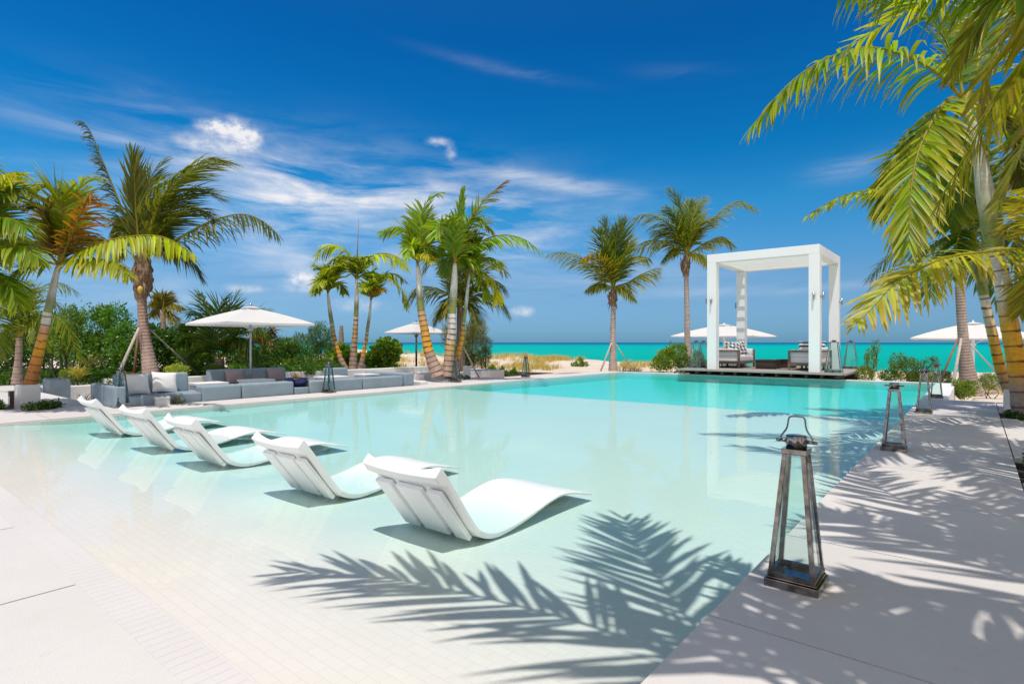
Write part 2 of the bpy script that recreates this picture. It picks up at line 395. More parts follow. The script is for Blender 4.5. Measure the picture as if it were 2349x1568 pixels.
# ------------------------------------------------------------------ palms
GREEN = (.11, .22, .012); YGREEN = (.34, .40, .015); DGREEN = (.05, .12, .012); OLIVE = (.12, .15, .02)
YELLOW = (.48, .42, .03); BROWN = (.17, .07, .022); STRAW = (.5, .38, .14)
WIND = nrm(rd(1.0, .15, 0.05))
def frond(parent, pts, L=.6, n=34, w=.055, c=YGREEN, tip=YELLOW, droop=.9, a0=72, a1=22, lift=.25, wind=0.0, seg=4, t0=.12, roll=0.0,
          tipw=.35, spread=(1, 1), rr=.012, sag=1.0, endcol=None):
    K = 60; C = curve(pts, K)
    T = nrm(np.gradient(C, axis=0))
    Sd = np.cross(T, np.array((0, 0, 1.)))
    vert = rd(1, .4, 0)
    ln = np.linalg.norm(Sd, axis=1, keepdims=True)
    Sd = nrm(Sd + vert*np.clip(.35-ln, 0, 1)*2)
    if np.dot(Sd[0], Sd[-1]) < 0: pass
    Nn = nrm(np.cross(Sd, T))
    if roll:
        cr_, sr_ = math.cos(roll), math.sin(roll); Sd, Nn = Sd*cr_+Nn*sr_, Nn*cr_-Sd*sr_
    V = []; F = []; Cc = []; base = 0
    for side, sp in ((-1, spread[0]), (1, spread[1])):
        t = np.linspace(t0, .995, n) + nr.uniform(-.5, .5, n)*.8/n
        t = np.clip(t[nr.rand(n) > .04], 0, 1); m = len(t)
        i = t*(K-1)
        def ip(A): return np.stack([np.interp(i, np.arange(K), A[:, a]) for a in range(3)], 1)
        P, Ti, Si, Ni = ip(C), nrm(ip(T)), nrm(ip(Sd)), nrm(ip(Nn))
        ang = np.radians(a0+(a1-a0)*t**1.1 + nr.uniform(-10, 10, m))[:, None]
        hz = np.sqrt(np.clip(1-Ti[:, 2]**2, 0, 1))
        up = (lift*(1-.4*t)-(.5+.22*side)*hz**2*sag+nr.normal(size=m)*.17)[:, None]
        D = nrm(Ti*np.cos(ang)+Si*side*np.sin(ang)*sp+Ni*up)
        prof = np.interp(t, [0, .12, .35, .6, .85, 1], [.45, .75, 1, .95, .68, .36])
        Ln = (L*prof*nr.uniform(.74, 1.12, m))[:, None]
        wd = (w*np.interp(t, [0, .3, .8, 1], [.8, 1, .9, .6])*nr.uniform(.75, 1.15, m))[:, None]
        dr = (droop*(.45+1.1*hz**2)*nr.uniform(.35, 1.55, m))[:, None]
        base_c = np.array(c)[None]*np.array([[1.28, 1.22, .9]])*nr.uniform(.6, 1.3, (m, 1))*(1+nr.uniform(-.18, .18, (m, 1))*np.array([[1.2, 0, 0]]))
        if endcol is not None:
            base_c = base_c*(1-t[:, None]**1.5)+np.array(endcol)*t[:, None]**1.5
        tc = np.array(tip)[None]*nr.uniform(.7, 1.2, (m, 1))
        p = P.copy(); ws = np.interp(np.linspace(0, 1, seg+1), [0, .18, .5, .8, 1], [.55, 1, .95, .62, .05])
        gv = np.array((0, 0, -1.))
        rows = []
        for k in range(seg+1):
            W = np.cross(D, Ni); W = nrm(W)
            Nl = nrm(np.cross(W, D))
            s_ = k/seg
            cc = base_c*(1-s_**2*tipw)+tc*(s_**2*tipw)
            V += [p-W*wd*ws[k]/2, p+Nl*wd*ws[k]*.16*-1, p+W*wd*ws[k]/2]; Cc += [cc, cc*1.12, cc]
            D = nrm(D+gv*dr*(.18+.5*s_)*(4/seg)*.55+WIND*wind*(.35+.65*s_)*(4/seg)*.6)
            p = p+D*Ln/seg
        for k in range(seg):
            b0 = base+k*3*m; b1 = b0+3*m; q = np.arange(m)
            F.append(np.stack([b0+q, b0+m+q, b1+m+q, b1+q], 1)); F.append(np.stack([b0+m+q, b0+2*m+q, b1+2*m+q, b1+m+q], 1))
        base += 3*m*(seg+1)
    V = np.concatenate(V); F = np.concatenate(F); Cc = np.concatenate(Cc)
    # rachis
    kk = 22; RC = curve(pts, kk); tt = np.linspace(0, 1, kk); rad = rr*(1.5-1.3*tt); mm = 6
    Tn = nrm(np.gradient(RC, axis=0)); A = nrm(np.cross(Tn, Tn*0+rd(.3, 1, .1))); B = np.cross(A, Tn)
    RV = np.concatenate([RC[:, None]+rad[:, None, None]*(math.cos(2*math.pi*k/mm)*A[:, None]+math.sin(2*math.pi*k/mm)*B[:, None]) for k in range(mm)], 1).reshape(-1, 3)
    RF = np.array([(a*mm+k, a*mm+(k+1) % mm, (a+1)*mm+(k+1) % mm, (a+1)*mm+k) for a in range(kk-1) for k in range(mm)])+len(V)
    rc = np.tile(np.array(YELLOW if c != BROWN else (.5, .25, .03))*.8, (len(RV), 1))
    V = np.vstack([V, RV]); F = np.vstack([F, RF]); Cc = np.vstack([Cc, rc])
    return np_mesh('frond', V, F, M['leaf'], parent, np.clip(Cc, 0, 1))

def trunk(parent, pts, rads, stops, ringgap=.2, ringcol=(.17, .055, .03), name='trunk', mat='trunk', ringw=.02, m=16, ringfrom=0.0, ringto=1.0, bulge=None):
    if bulge is None: bulge = .065*float(np.mean(rads))
    C0 = curve(pts, 50); Ls = np.linalg.norm(np.diff(C0, axis=0), axis=1).sum()
    n = max(24, int(Ls/.022)); n = min(n, 260); C = curve(pts, n); fr = np.linspace(0, 1, n)
    rad = np.interp(fr, np.linspace(0, 1, len(rads)), rads)
    dist = fr*Ls; ph = (dist/ringgap) % 1
    rg = (ph*ringgap < ringw) & (fr >= ringfrom) & (fr <= ringto)
    rad = rad + np.where((fr >= ringfrom) & (fr <= ringto), bulge*(1-ph), 0)
    sp = [s_[0] for s_ in stops]; cc = np.stack([np.interp(fr, sp, [s_[1][a] for s_ in stops]) for a in range(3)], 1)
    T = nrm(np.gradient(C, axis=0)); A = nrm(np.cross(T, T*0+np.array((.2, 1, .05)))); B = np.cross(A, T)
    V = []; CC = []
    for k in range(m):
        a = 2*math.pi*k/m; V.append(C+rad[:, None]*(math.cos(a)*A+math.sin(a)*B))
        jit = ((ph+.25*math.sin(a*2+1)*.1) % 1)*ringgap < ringw
        r2 = (jit & (fr >= ringfrom) & (fr <= ringto))
        cx = cc*(1+nr.uniform(-.12, .12, (n, 1)))
        CC.append(np.where(r2[:, None], np.array(ringcol)[None], cx))
    V = np.stack(V, 1).reshape(-1, 3); CC = np.stack(CC, 1).reshape(-1, 3)
    i, k = np.meshgrid(np.arange(n-1), np.arange(m), indexing='ij'); i = i.ravel(); k = k.ravel()
    F = np.stack([i*m+k, i*m+(k+1) % m, (i+1)*m+(k+1) % m, (i+1)*m+k], 1)
    return np_mesh(name, V, F, M[mat], parent, np.clip(CC, 0, 1), True)

GREYB = (.36, .27, .24); ORANGE = (.82, .38, .014); WHITEB = (.72, .68, .62); SHG = (.26, .32, .05); PALE = (.66, .67, .61)
def P(d, *uv): return [at(u, v, d) for u, v in uv]
def fpts(d, dd, uv):
    n = len(uv); return [at(u, v, d+dd*(i/(n-1))**1.2) for i, (u, v) in enumerate(uv)]
def radial(parent, c, k, Lf, kind, seed, az0=0, el=(10, 65), cam_ok=True, azs=None, **kw):
    r = random.Random(seed)
    for i in range(k):
        az = (az0 + 2*math.pi*(i+r.uniform(-.25, .25))/k) if azs is None else azs[i]
        e = R(r.uniform(*el)); h = nrm(np.array((math.cos(az), math.sin(az), 0.)))
        L = Lf*r.uniform(.85, 1.1); pts = []; p = np.array(c, float); d = h*math.cos(e)+np.array((0, 0, math.sin(e)))
        for s_ in range(6):
            pts.append(p.copy()); p = p+d*L/5; d = nrm(d+np.array((0, 0, -.30-.1*(1-math.sin(e)))))
        frond(parent, pts, **kind, **kw)
KC = dict(L=.62, n=44, w=.042, c=(.16, .22, .018), tip=(.40, .36, .04), droop=.75, a0=65, a1=18, lift=.1, tipw=.4)          # coconut
KA = dict(L=.62, n=32, w=.065, c=(.30, .38, .012), tip=YELLOW, droop=.7, a0=66, a1=24, lift=.3, tipw=.55)            # crownshaft palm
def K(k, **kw): d = dict(k); d.update(kw); return d

def palm(label, base, group='palm trees', **kw):
    b = (base[0], base[1], base[2])
    return thing('palm_tree', label, 'palm tree', b, group=group, world=True)

def collar(pp, pts, rads, nst, sl, seed):
    """burlap-like sheath: lumpy core, torn flaps and old leaf bases"""
    r = random.Random(seed); C = curve(pts, 26); n = len(C); m = 16; V = []
    rad = np.interp(np.linspace(0, 1, n), np.linspace(0, 1, len(rads)), rads)
    for i in range(n):
        for k in range(m):
            a = 2*math.pi*k/m; q = rad[i]*(1+.16*math.sin(3*a+i*.55)+.10*math.sin(5*a-i*.8)+r.uniform(-.06, .06)); V.append(C[i]+np.array((math.cos(a)*q, math.sin(a)*q, 0)))
    mb = MB(); mb.add(V, [(i*m+k, i*m+(k+1) % m, (i+1)*m+(k+1) % m, (i+1)*m+k) for i in range(n-1) for k in range(m)], True)
    for _ in range(nst):
        i = r.randrange(4, n-4); a = r.uniform(0, 6.28); h = np.array((math.cos(a), math.sin(a), 0)); sd = np.array((-h[1], h[0], 0))
        b0 = C[i]+h*rad[i]*.9; up = r.random() < .45; L = sl*r.uniform(.4, 1)*max(rad)/.25; wd = r.uniform(.02, .06)*max(rad)/.2
        e = b0+h*L*(.35 if up else .22)+np.array((0, 0, L*(.75 if up else -.8)))
        mb.add([b0-sd*wd, b0+sd*wd, (b0+e)/2+h*.05*L+sd*wd*.8, (b0+e)/2+h*.05*L-sd*wd*.8, e+sd*wd*.2, e-sd*wd*.2], [(0, 1, 2, 3), (3, 2, 4, 5)])
    return mb.build('fibre_collar', M['fibre'], pp)

# right: big leaning crownshaft palm (d ~ 9)
d0 = 9.1; tp = P(d0, (2352, 968), (2334, 848), (2318, 755), (2302, 661), (2281, 567))
p = palm('largest palm, at the right edge, thick orange ringed trunk and smooth white crown shaft', tp[0], 'crownshaft palms beside the pool')
trunk(p, tp, [.165, .125, .119, .116, .113], [(0, GREYB), (.2, (.42, .28, .2)), (.30, ORANGE), (.56, (.80, .42, .03)), (.66, (.75, .55, .32)), (.72, WHITEB), (1, WHITEB)], ringgap=.245, ringw=.03)
trunk(p, P(d0, (2281, 567), (2271, 489), (2262, 453), (2249, 375), (2236, 310), (2222, 262), (2213, 236)), [.13, .150, .130, .105, .08, .055, .04], [(0, SHG), (.18, (.25, .28, .08)), (.3, (.5, .5, .36)), (.5, PALE), (1, PALE)], ringgap=9, bulge=0, name='crown_shaft', mat='shaft', m=18)
kf = K(KA, L=.92, n=66, w=.066, rr=.02, c=(.24, .36, .012), tip=(.58, .44, .05))
frond(p, fpts(d0, -.8, [(2212, 232), (2170, 185), (2127, 152), (2060, 122), (1990, 109), (1912, 128), (1818, 185), (1722, 292)]), **K(kf, L=.95, droop=1.1, lift=.15, n=74, tipw=.5, a0=60, c=(.19, .31, .012)))
frond(p, fpts(d0, -1.0, [(2212, 236), (2180, 225), (2146, 265), (2108, 345), (2090, 437), (2084, 560)]), **K(kf, L=1.0, c=(.22, .31, .012), droop=.9, lift=.0, n=66, tipw=.8))
frond(p, fpts(d0, 1.2, [(2212, 236), (2240, 165), (2252, 80), (2268, -10), (2290, -110)]), **K(kf, c=GREEN, rr=.03, L=.8))
frond(p, fpts(d0, .8, [(2212, 236), (2192, 150), (2150, 60), (2080, 0), (1990, -20)]), **K(kf, c=GREEN, L=.8))
frond(p, fpts(d0, 1.0, [(2215, 236), (2260, 200), (2310, 210), (2370, 280), (2400, 380)]), **K(kf, c=YGREEN))
frond(p, fpts(d0, .9, [(2214, 240), (2190, 280), (2185, 360), (2190, 450), (2180, 520)]), **K(kf, c=GREEN, L=.75))
frond(p, fpts(d0, -.5, [(2216, 236), (2270, 250), (2330, 330), (2350, 430)]), **K(kf, c=OLIVE, tip=BROWN, tipw=.8, L=.6))
frond(p, fpts(d0, 1.4, [(2214, 236), (2160, 250), (2090, 330), (2030, 420), (2015, 500)]), **K(kf, c=(.1, .2, .012), L=.6))

# second, thinner palm beside it
d1 = 10.2; tp = P(d1, (2332, 935), (2321, 905), (2296, 848), (2274, 755), (2256, 676))
p = palm('thinner ringed palm standing just left of the largest right hand palm, green crown shaft', tp[0], 'crownshaft palms beside the pool')
trunk(p, tp, [.125, .088, .078, .074, .070], [(0, GREYB), (.25, (.5, .3, .15)), (.4, ORANGE), (.6, (.80, .45, .05)), (.78, (.7, .55, .35)), (1, WHITEB)], ringgap=.17, ringw=.025)
trunk(p, P(d1, (2256, 676), (2249, 636), (2240, 585), (2232, 545)), [.080, .082, .07, .045], [(0, SHG), (.4, (.16, .2, .05)), (1, (.3, .33, .12))], ringgap=9, bulge=0, name='crown_shaft', mat='shaft')
kf = K(KA, L=.76, n=56, w=.055, rr=.016)
frond(p, fpts(d1, -.6, [(2230, 545), (2160, 462), (2080, 430), (2010, 434), (1930, 450), (1850, 495)]), **K(kf, L=.55))
frond(p, fpts(d1, -.9, [(2230, 545), (2205, 530), (2190, 590), (2185, 640)]), **K(kf, L=.5, c=DGREEN))
frond(p, fpts(d1, .5, [(2230, 545), (2270, 480), (2320, 450), (2380, 470)]), **K(kf, c=GREEN))
frond(p, fpts(d1, .5, [(2230, 545), (2210, 450), (2170, 390), (2110, 370)]), **K(kf, c=GREEN))
frond(p, fpts(d1, .8, [(2230, 545), (2235, 440), (2240, 360), (2270, 300)]), **K(kf, c=(.05, .12, .012)))
frond(p, fpts(d1, .3, [(2230, 545), (2180, 540), (2120, 580), (2080, 660)]), **K(kf, c=GREEN, L=.5))
frond(p, fpts(d1, .3, [(2230, 545), (2290, 530), (2350, 560), (2390, 620)]), **K(kf, c=OLIVE, L=.6))

# palm just outside the right edge whose long fronds reach in
c17 = np.array((.62, 6.75, 4.7))
p = palm('palm past the right edge, its yellow fronds hanging in at the top right corner', (.95, 6.9, 0), 'crownshaft palms beside the pool')
trunk(p, [(.95, 6.9, 0), (.85, 6.88, 1.5), (.62, 6.8, 3.4), c17-np.array((0, 0, .9))], [.2, .15, .13, .12], [(0, GREYB), (.4, ORANGE), (1, WHITEB)], ringgap=.2)
trunk(p, [c17-np.array((0, 0, .9)), c17-np.array((0, 0, .45)), c17], [.13, .12, .05], [(0, SHG), (1, PALE)], ringgap=9, bulge=0, name='crown_shaft', mat='shaft')
kf = K(KA, L=.8, n=60, w=.055, rr=.014)
frond(p, [c17]+fpts(5.5, -.2, [(2330, -40), (2240, -75), (2130, -78), (2020, -52), (1930, -8)]), **K(kf, L=.72, droop=.8, c=(.16, .30, .012), lift=-.2, a0=55, a1=30, w=.06))
frond(p, [c17]+fpts(5.5, .3, [(2400, 60), (2349, 140), (2296, 215), (2256, 275), (2228, 335), (2190, 400), (2150, 470)]), **K(kf, L=.72, c=(.30, .32, .015), tip=(.5, .38, .03), droop=1.2, lift=-.1, w=.055))
frond(p, [c17]+fpts(5.6, .5, [(2380, -60), (2310, -40), (2260, 20), (2215, 100), (2180, 180)]), **K(kf, L=.55, c=(.28, .32, .02), tip=BROWN, w=.06))
frond(p, [c17]+fpts(5.9, .4, [(2440, 60), (2400, 170), (2360, 290), (2320, 390), (2290, 470)]), **K(kf, L=.62, c=(.26, .30, .015), tip=BROWN, droop=1.1, w=.08))
frond(p, [c17]+fpts(6.4, .5, [(2400, -20), (2349, 30), (2300, 90), (2262, 170), (2240, 260)]), **K(kf, L=.6, c=(.34, .36, .02), tip=BROWN, tipw=.8, w=.07))
frond(p, [c17]+fpts(6.3, .5, [(2420, -60), (2360, -90), (2290, -80), (2230, -30), (2190, 40)]), **K(kf, L=.6, c=(.15, .26, .012), w=.08))
for uvz in ([(2120, 1010, 5.3), (1920, 1000, 5.45), (1760, 988, 5.35), (1625, 984, 5.1)], [(2140, 1030, 5.3), (1960, 1035, 5.45), (1800, 1022, 5.3), (1690, 1010, 5.1)], [(2140, 1000, 5.4), (2000, 965, 5.5), (1850, 945, 5.4)]):
    frond(p, [c17]+[cast(u, v, z) for u, v, z in uvz], **K(kf, L=.62, n=44, w=.06, sag=.2, droop=.4))
for q, az in enumerate((40, 0, -40, -80, -120)):
    radial(p, c17, 1, 2.7, K(kf, c=(.18, .27, .012)), 50+q, azs=[R(az)], el=(18, 45))

# palms behind / beside the camera that shade the deck and the shelf
kf = K(KA, L=.84, n=40, w=.07, rr=.016, lift=0.0, droop=.3, sag=.15, a0=56)
cA = np.array((.287+SDX*COT*4.6, 3.69+SDY*COT*4.6, 4.6))
p = palm('palm off the right edge throwing frond shadows on the deck beyond the nearest lantern', (cA[0]+.5, cA[1]-.1, 0), 'crownshaft palms beside the pool')
trunk(p, [(cA[0]+.5, cA[1]-.1, 0), (cA[0]+.35, cA[1], 2), cA-np.array((0, 0, .8))], [.2, .15, .12], [(0, GREYB), (.4, ORANGE), (1, WHITEB)], ringgap=.2)
trunk(p, [cA-np.array((0, 0, .8)), cA-np.array((0, 0, .4)), cA], [.13, .11, .05], [(0, SHG), (1, PALE)], ringgap=9, bulge=0, name='crown_shaft', mat='shaft')
def shf(pp, uvz, **kw): frond(pp, [cast(u, v, z) for u, v, z in uvz], **kw)
shf(p, [(2420, 1370, 4.6), (2300, 1290, 4.95), (2188, 1224, 4.95), (2090, 1165, 4.8), (2005, 1112, 4.5), (1958, 1062, 4.2)], **kf)
shf(p, [(2420, 1370, 4.6), (2340, 1335, 4.9), (2237, 1290, 5.0), (2071, 1232, 4.9), (1972, 1200, 4.6), (1860, 1170, 4.2)], **kf)
shf(p, [(2420, 1370, 4.6), (2300, 1400, 4.8), (2190, 1400, 4.8), (2060, 1390, 4.6), (1960, 1370, 4.2)], **kf)
shf(p, [(2420, 1370, 4.6), (2380, 1290, 4.9), (2340, 1230, 4.9), (2290, 1180, 4.7), (2230, 1140, 4.3)], **kf)
for q, az in enumerate((40, 80)): radial(p, cA, 1, 2.4, kf, 70+q, azs=[R(az)], el=(20, 50))
cB = cast(1990, 1700, 3.5)
p = palm('palm off the lower right that throws long frond shadows on the shallow water', (cB[0]+.5, cB[1]-.35, 0), 'crownshaft palms beside the pool')
trunk(p, [(cB[0]+.5, cB[1]-.35, 0), (cB[0]+.4, cB[1]-.3, 1.5), cB-np.array((0, 0, .7))], [.2, .15, .12], [(0, GREYB), (.4, ORANGE), (1, WHITEB)], ringgap=.2)
trunk(p, [cB-np.array((0, 0, .7)), cB-np.array((0, 0, .4)), cB], [.13, .11, .05], [(0, SHG), (1, PALE)], ringgap=9, bulge=0, name='crown_shaft', mat='shaft')
kb = K(kf, L=.84, n=38, w=.056, sag=.12, a0=52, a1=26, droop=.2, tipw=.5)
shf(p, [(1990, 1700, 3.5), (1720, 1540, 3.75), (1500, 1460, 3.75), (1332, 1398, 3.65), (1058, 1336, 3.4), (860, 1306, 3.2), (665, 1302, 3.05)], **kb)
shf(p, [(1990, 1700, 3.5), (1760, 1510, 3.8), (1600, 1400, 3.95), (1520, 1300, 4.0), (1462, 1215, 3.9), (1432, 1160, 3.75)], **K(kb, L=.80, n=44))
shf(p, [(1990, 1700, 3.5), (1900, 1520, 3.8), (1830, 1400, 3.8), (1740, 1310, 3.6), (1660, 1250, 3.4)], **K(kb, L=.55))
shf(p, [(1990, 1700, 3.5), (2000, 1560, 3.8), (2020, 1480, 3.8), (2060, 1430, 3.6)], **K(kb, L=.55))
shf(p, [(1990, 1700, 3.5), (2160, 1600, 3.8), (2260, 1540, 3.7), (2400, 1490, 3.5)], **K(kb, L=.6))
for q, az in enumerate((-60,)): radial(p, cB, 1, 2.4, kb, 80+q, azs=[R(az)], el=(20, 50))

# frond fan low in front, from another palm off the right side
c19 = at(2440, 575, 8.0)
p = palm('palm off the right edge with a broad low olive frond beside the largest trunk', (c19[0]+.5, c19[1]+.2, 0), 'crownshaft palms beside the pool')
trunk(p, [(c19[0]+.5, c19[1]+.2, 0), (c19[0]+.3, c19[1]+.1, 1.2), c19-np.array((0, 0, .5))], [.17, .13, .11], [(0, GREYB), (.4, ORANGE), (1, WHITEB)], ringgap=.18)
trunk(p, [c19-np.array((0, 0, .5)), c19], [.12, .06], [(0, SHG), (1, PALE)], ringgap=9, bulge=0, name='crown_shaft', mat='shaft')
kf = K(KA, L=.82, n=56, w=.055, rr=.016, c=(.30, .33, .03), tip=(.55, .36, .07))
frond(p, [c19]+fpts(8.3, -1.2, [(2349, 570), (2262, 578), (2177, 589), (2115, 614), (2052, 651), (2006, 701), (1972, 735)]), **K(kf, lift=.1, droop=.55, L=.84, n=62, w=.058, roll=.45, sag=.5, tipw=.8))
frond(p, [c19]+fpts(8.2, .5, [(2400, 520), (2360, 500), (2310, 520)]), **K(kf, L=.5))
frond(p, [c19]+fpts(9.4, .5, [(2380, 470), (2330, 420), (2280, 430)]), **K(kf, L=.5, c=YGREEN))
frond(p, [c19]+fpts(8.2, .6, [(2400, 600), (2370, 640), (2340, 720)]), **K(kf, L=.5))
radial(p, c19, 6, 2.0, kf, 5, azs=[R(a) for a in (-60, -10, 30, 60, 90, -100)])

# coconut palm behind, standing on the sand with stakes
d2 = 17.5
tp = P(d2, (2232, 905), (2222, 870), (2212, 800), (2207, 740), (2203, 680), (2200, 610))
p = palm('coconut palm on the sand behind the right deck, straight grey trunk held by wooden stakes', tp[0], 'coconut palms')
trunk(p, tp, [.30, .20, .14, .125, .12, .115], [(0, GREYB), (.5, (.42, .33, .27)), (1, (.4, .32, .26))], ringgap=.09, ringw=.018, ringcol=(.2, .14, .11))
kc = K(KC, L=1.0, n=40, w=.06)
for f in ([(2200, 605), (2120, 560), (2050, 580), (1990, 640)], [(2200, 605), (2160, 600), (2140, 630), (2135, 680)], [(2200, 605), (2230, 560), (2300, 560), (2350, 640)], [(2200, 605), (2190, 500), (2150, 420), (2090, 380)],
          [(2200, 605), (2220, 500), (2260, 420), (2320, 380)], [(2200, 605), (2240, 610), (2280, 650), (2300, 700)], [(2200, 605), (2205, 500), (2215, 420), (2235, 350)], [(2200, 605), (2270, 540), (2340, 510), (2400, 520)]):
    frond(p, fpts(d2, nr.uniform(-1.5, 1.5), f), **K(kc, c=(.06, .13, .015)))

# --- left: leaning crownshaft palm
d3 = 10.6; tp = P(d3, (58, 905), (70, 880), (86, 820), (103, 750), (109, 715))
p = palm('leaning palm over the white box at far left, orange ringed foot, pale crown shaft', tp[0], 'crownshaft palms beside the pool')
trunk(p, tp, [.13, .10, .082, .07, .065], [(0, (.3, .13, .06)), (.3, (.5, .2, .04)), (.6, ORANGE), (.8, (.55, .3, .15)), (.9, WHITEB), (1, WHITEB)], ringgap=.15, ringw=.022)
trunk(p, P(d3, (109, 715), (114, 700), (122, 660), (130, 625), (136, 605)), [.068, .072, .058, .05, .04], [(0, SHG), (.25, (.25, .25, .15)), (.4, (.5, .47, .44)), (.85, (.5, .46, .42)), (1, (.3, .12, .06))], ringgap=9, bulge=0, name='crown_shaft', mat='shaft')
ka = K(KA, L=.75, n=50, w=.06, rr=.017)
frond(p, fpts(d3, -.5, [(137, 605), (157, 553), (183, 497), (201, 455), (212, 440)]), **K(ka, c=(.24, .10, .02), tip=(.45, .30, .03), L=.66, lift=-.2, droop=1.2, w=.045, n=40))
frond(p, fpts(d3, -.6, [(136, 605), (146, 500), (122, 432), (85, 424), (50, 440), (15, 472)]), **K(ka, c=(.22, .28, .012)))
frond(p, fpts(d3, .6, [(138, 605), (160, 500), (178, 440), (200, 412), (232, 407)]), **K(ka, c=(.26, .36, .01), L=.5))
frond(p, fpts(d3, -.8, [(139, 605), (165, 590), (197, 572), (267, 547), (366, 541), (442, 579)]), **K(ka, L=.62, lift=-.15, droop=1.0))
frond(p, fpts(d3, -.9, [(139, 605), (170, 598), (215, 595), (258, 600), (296, 632)]), **K(ka, L=.55, c=(.2, .25, .02)))
frond(p, fpts(d3, -.6, [(134, 607), (100, 600), (70, 603), (28, 632), (-10, 668)]), **K(ka, L=.55, c=GREEN))
frond(p, fpts(d3, .3, [(134, 605), (100, 570), (60, 545), (20, 545), (-30, 575)]), **K(ka, c=(.13, .2, .012)))
frond(p, fpts(d3, .9, [(137, 604), (140, 540), (150, 480), (175, 450), (185, 440)]), **K(ka, c=(.15, .09, .02), L=.55, a0=80))
frond(p, fpts(d3, -.3, [(137, 604), (130, 560), (110, 510), (95, 480), (70, 470)]), **K(ka, c=(.13, .08, .02), L=.55))
frond(p, fpts(d3, .4, [(137, 604), (145, 530), (160, 470), (150, 430)]), **K(ka, c=GREEN, L=.5))
frond(p, fpts(d3, 1.2, [(137, 605), (180, 560), (215, 540), (240, 560)]), **K(ka, c=DGREEN, L=.5))

# palm beyond the left edge
c0 = at(-85, 600, 9.6)
p = palm('palm past the left edge, its green fronds reaching in at the far left', (c0[0]-.2, c0[1], 0), 'crownshaft palms beside the pool')
trunk(p, [(c0[0]-.2, c0[1], 0), (c0[0]-.1, c0[1], 1.0), c0], [.15, .12, .08], [(0, GREYB), (.4, ORANGE), (1, WHITEB)], ringgap=.18)
for f, cc in (([(-85, 600), (-50, 480), (-10, 410), (38, 392)], YGREEN), ([(-85, 600), (-40, 540), (10, 500), (60, 520)], GREEN), ([(-85, 600), (-30, 590), (30, 560), (85, 590)], (.15, .25, .01)),
              ([(-85, 600), (-40, 500), (0, 440), (55, 430)], (.06, .13, .012)), ([(-85, 600), (-40, 620), (10, 640), (40, 690)], GREEN), ([(-85, 600), (-90, 480), (-60, 380), (-10, 380)], GREEN), ([(-85, 600), (-140, 520), (-200, 560)], GREEN)):
    frond(p, fpts(9.6, nr.uniform(-.6, .6), f), **K(ka, c=cc))

# --- big coconut palm behind the lounge
d4 = 15.2; tp = P(d4, (352, 900), (345, 848), (334, 780), (327, 720), (325, 672))
p = palm('tall wind-blown coconut palm with shaggy collar and one bare upright frond', tp[0], 'coconut palms')
trunk(p, tp, [.24, .19, .135, .11, .105], [(0, (.5, .36, .32)), (.45, (.46, .32, .27)), (.8, (.42, .27, .2)), (1, (.34, .22, .15))], ringgap=.09, ringw=.016, ringcol=(.26, .17, .13))
collar(p, P(d4, (325, 690), (326, 668), (327, 645), (327, 620), (327, 598), (330, 575)), [.11, .19, .235, .225, .17, .09], 26, .5, 9)
mb = MB(); mb.lathe([(.001, -.1), (.05, -.07), (.07, 0), (.05, .07), (.001, .1)], tuple(at(322, 664, d4-.3)), 10); mb.build('coconut', M['yellow'], p)
kc = K(KC, L=1.0, n=70, w=.05, rr=.028, c=(.115, .15, .022), tip=(.3, .27, .05), wind=.75, droop=.45, sag=.4)
frond(p, fpts(d4, -.5, [(320, 585), (300, 530), (281, 483), (247, 398), (213, 314), (196, 285), (181, 276)]), **K(kc, L=.5, w=.05, droop=2.6, wind=-.15, c=(.06, .08, .02), a0=40, n=70, lift=-.3))
frond(p, fpts(d4, -.3, [(321, 585), (312, 482), (309, 412), (305, 352)]), **K(kc, L=.9, wind=.1, a0=38, a1=10, lift=.1, droop=.05, n=60))
frond(p, fpts(d4, .5, [(326, 585), (334, 482), (345, 410), (378, 368)]), **K(kc, L=.9, wind=.5, droop=.2))
frond(p, fpts(d4, -.8, [(330, 580), (348, 520), (374, 449), (422, 398), (478, 366), (532, 372)]), **K(kc, L=1.15))
frond(p, fpts(d4, .5, [(330, 580), (352, 500), (394, 432), (442, 390), (500, 372)]), **K(kc, L=1.1))
frond(p, fpts(d4, .2, [(332, 580), (360, 520), (400, 468), (450, 436), (508, 455)]), **K(kc, L=1.1))
frond(p, fpts(d4, -.5, [(332, 580), (365, 530), (410, 492), (450, 478), (490, 505)]), **K(kc, L=.95))
frond(p, fpts(d4, -1, [(334, 590), (352, 578), (408, 547), (478, 510), (549, 491), (600, 505), (640, 540)]), **K(kc, L=.8, wind=.15, droop=1.5, lift=-.3, a0=75, c=(.09, .12, .02)))
frond(p, fpts(d4, .3, [(334, 592), (352, 578), (374, 570), (410, 574), (440, 598), (462, 636)]), **K(kc, L=.85, wind=.1, droop=1.6))
frond(p, fpts(d4, .8, [(322, 590), (300, 540), (285, 500), (272, 520), (266, 560)]), **K(kc, L=.6, wind=0, droop=2))
frond(p, fpts(d4, -.4, [(322, 590), (308, 560), (292, 540), (280, 560), (272, 590)]), **K(kc, L=.6, wind=0, droop=2, c=(.12, .14, .02)))
frond(p, fpts(d4, 1.5, [(328, 585), (335, 530), (352, 470), (390, 450)]), **K(kc, L=.9))
frond(p, fpts(d4, .4, [(330, 588), (350, 560), (372, 545), (400, 560)]), **K(kc, L=.7, droop=1.4))

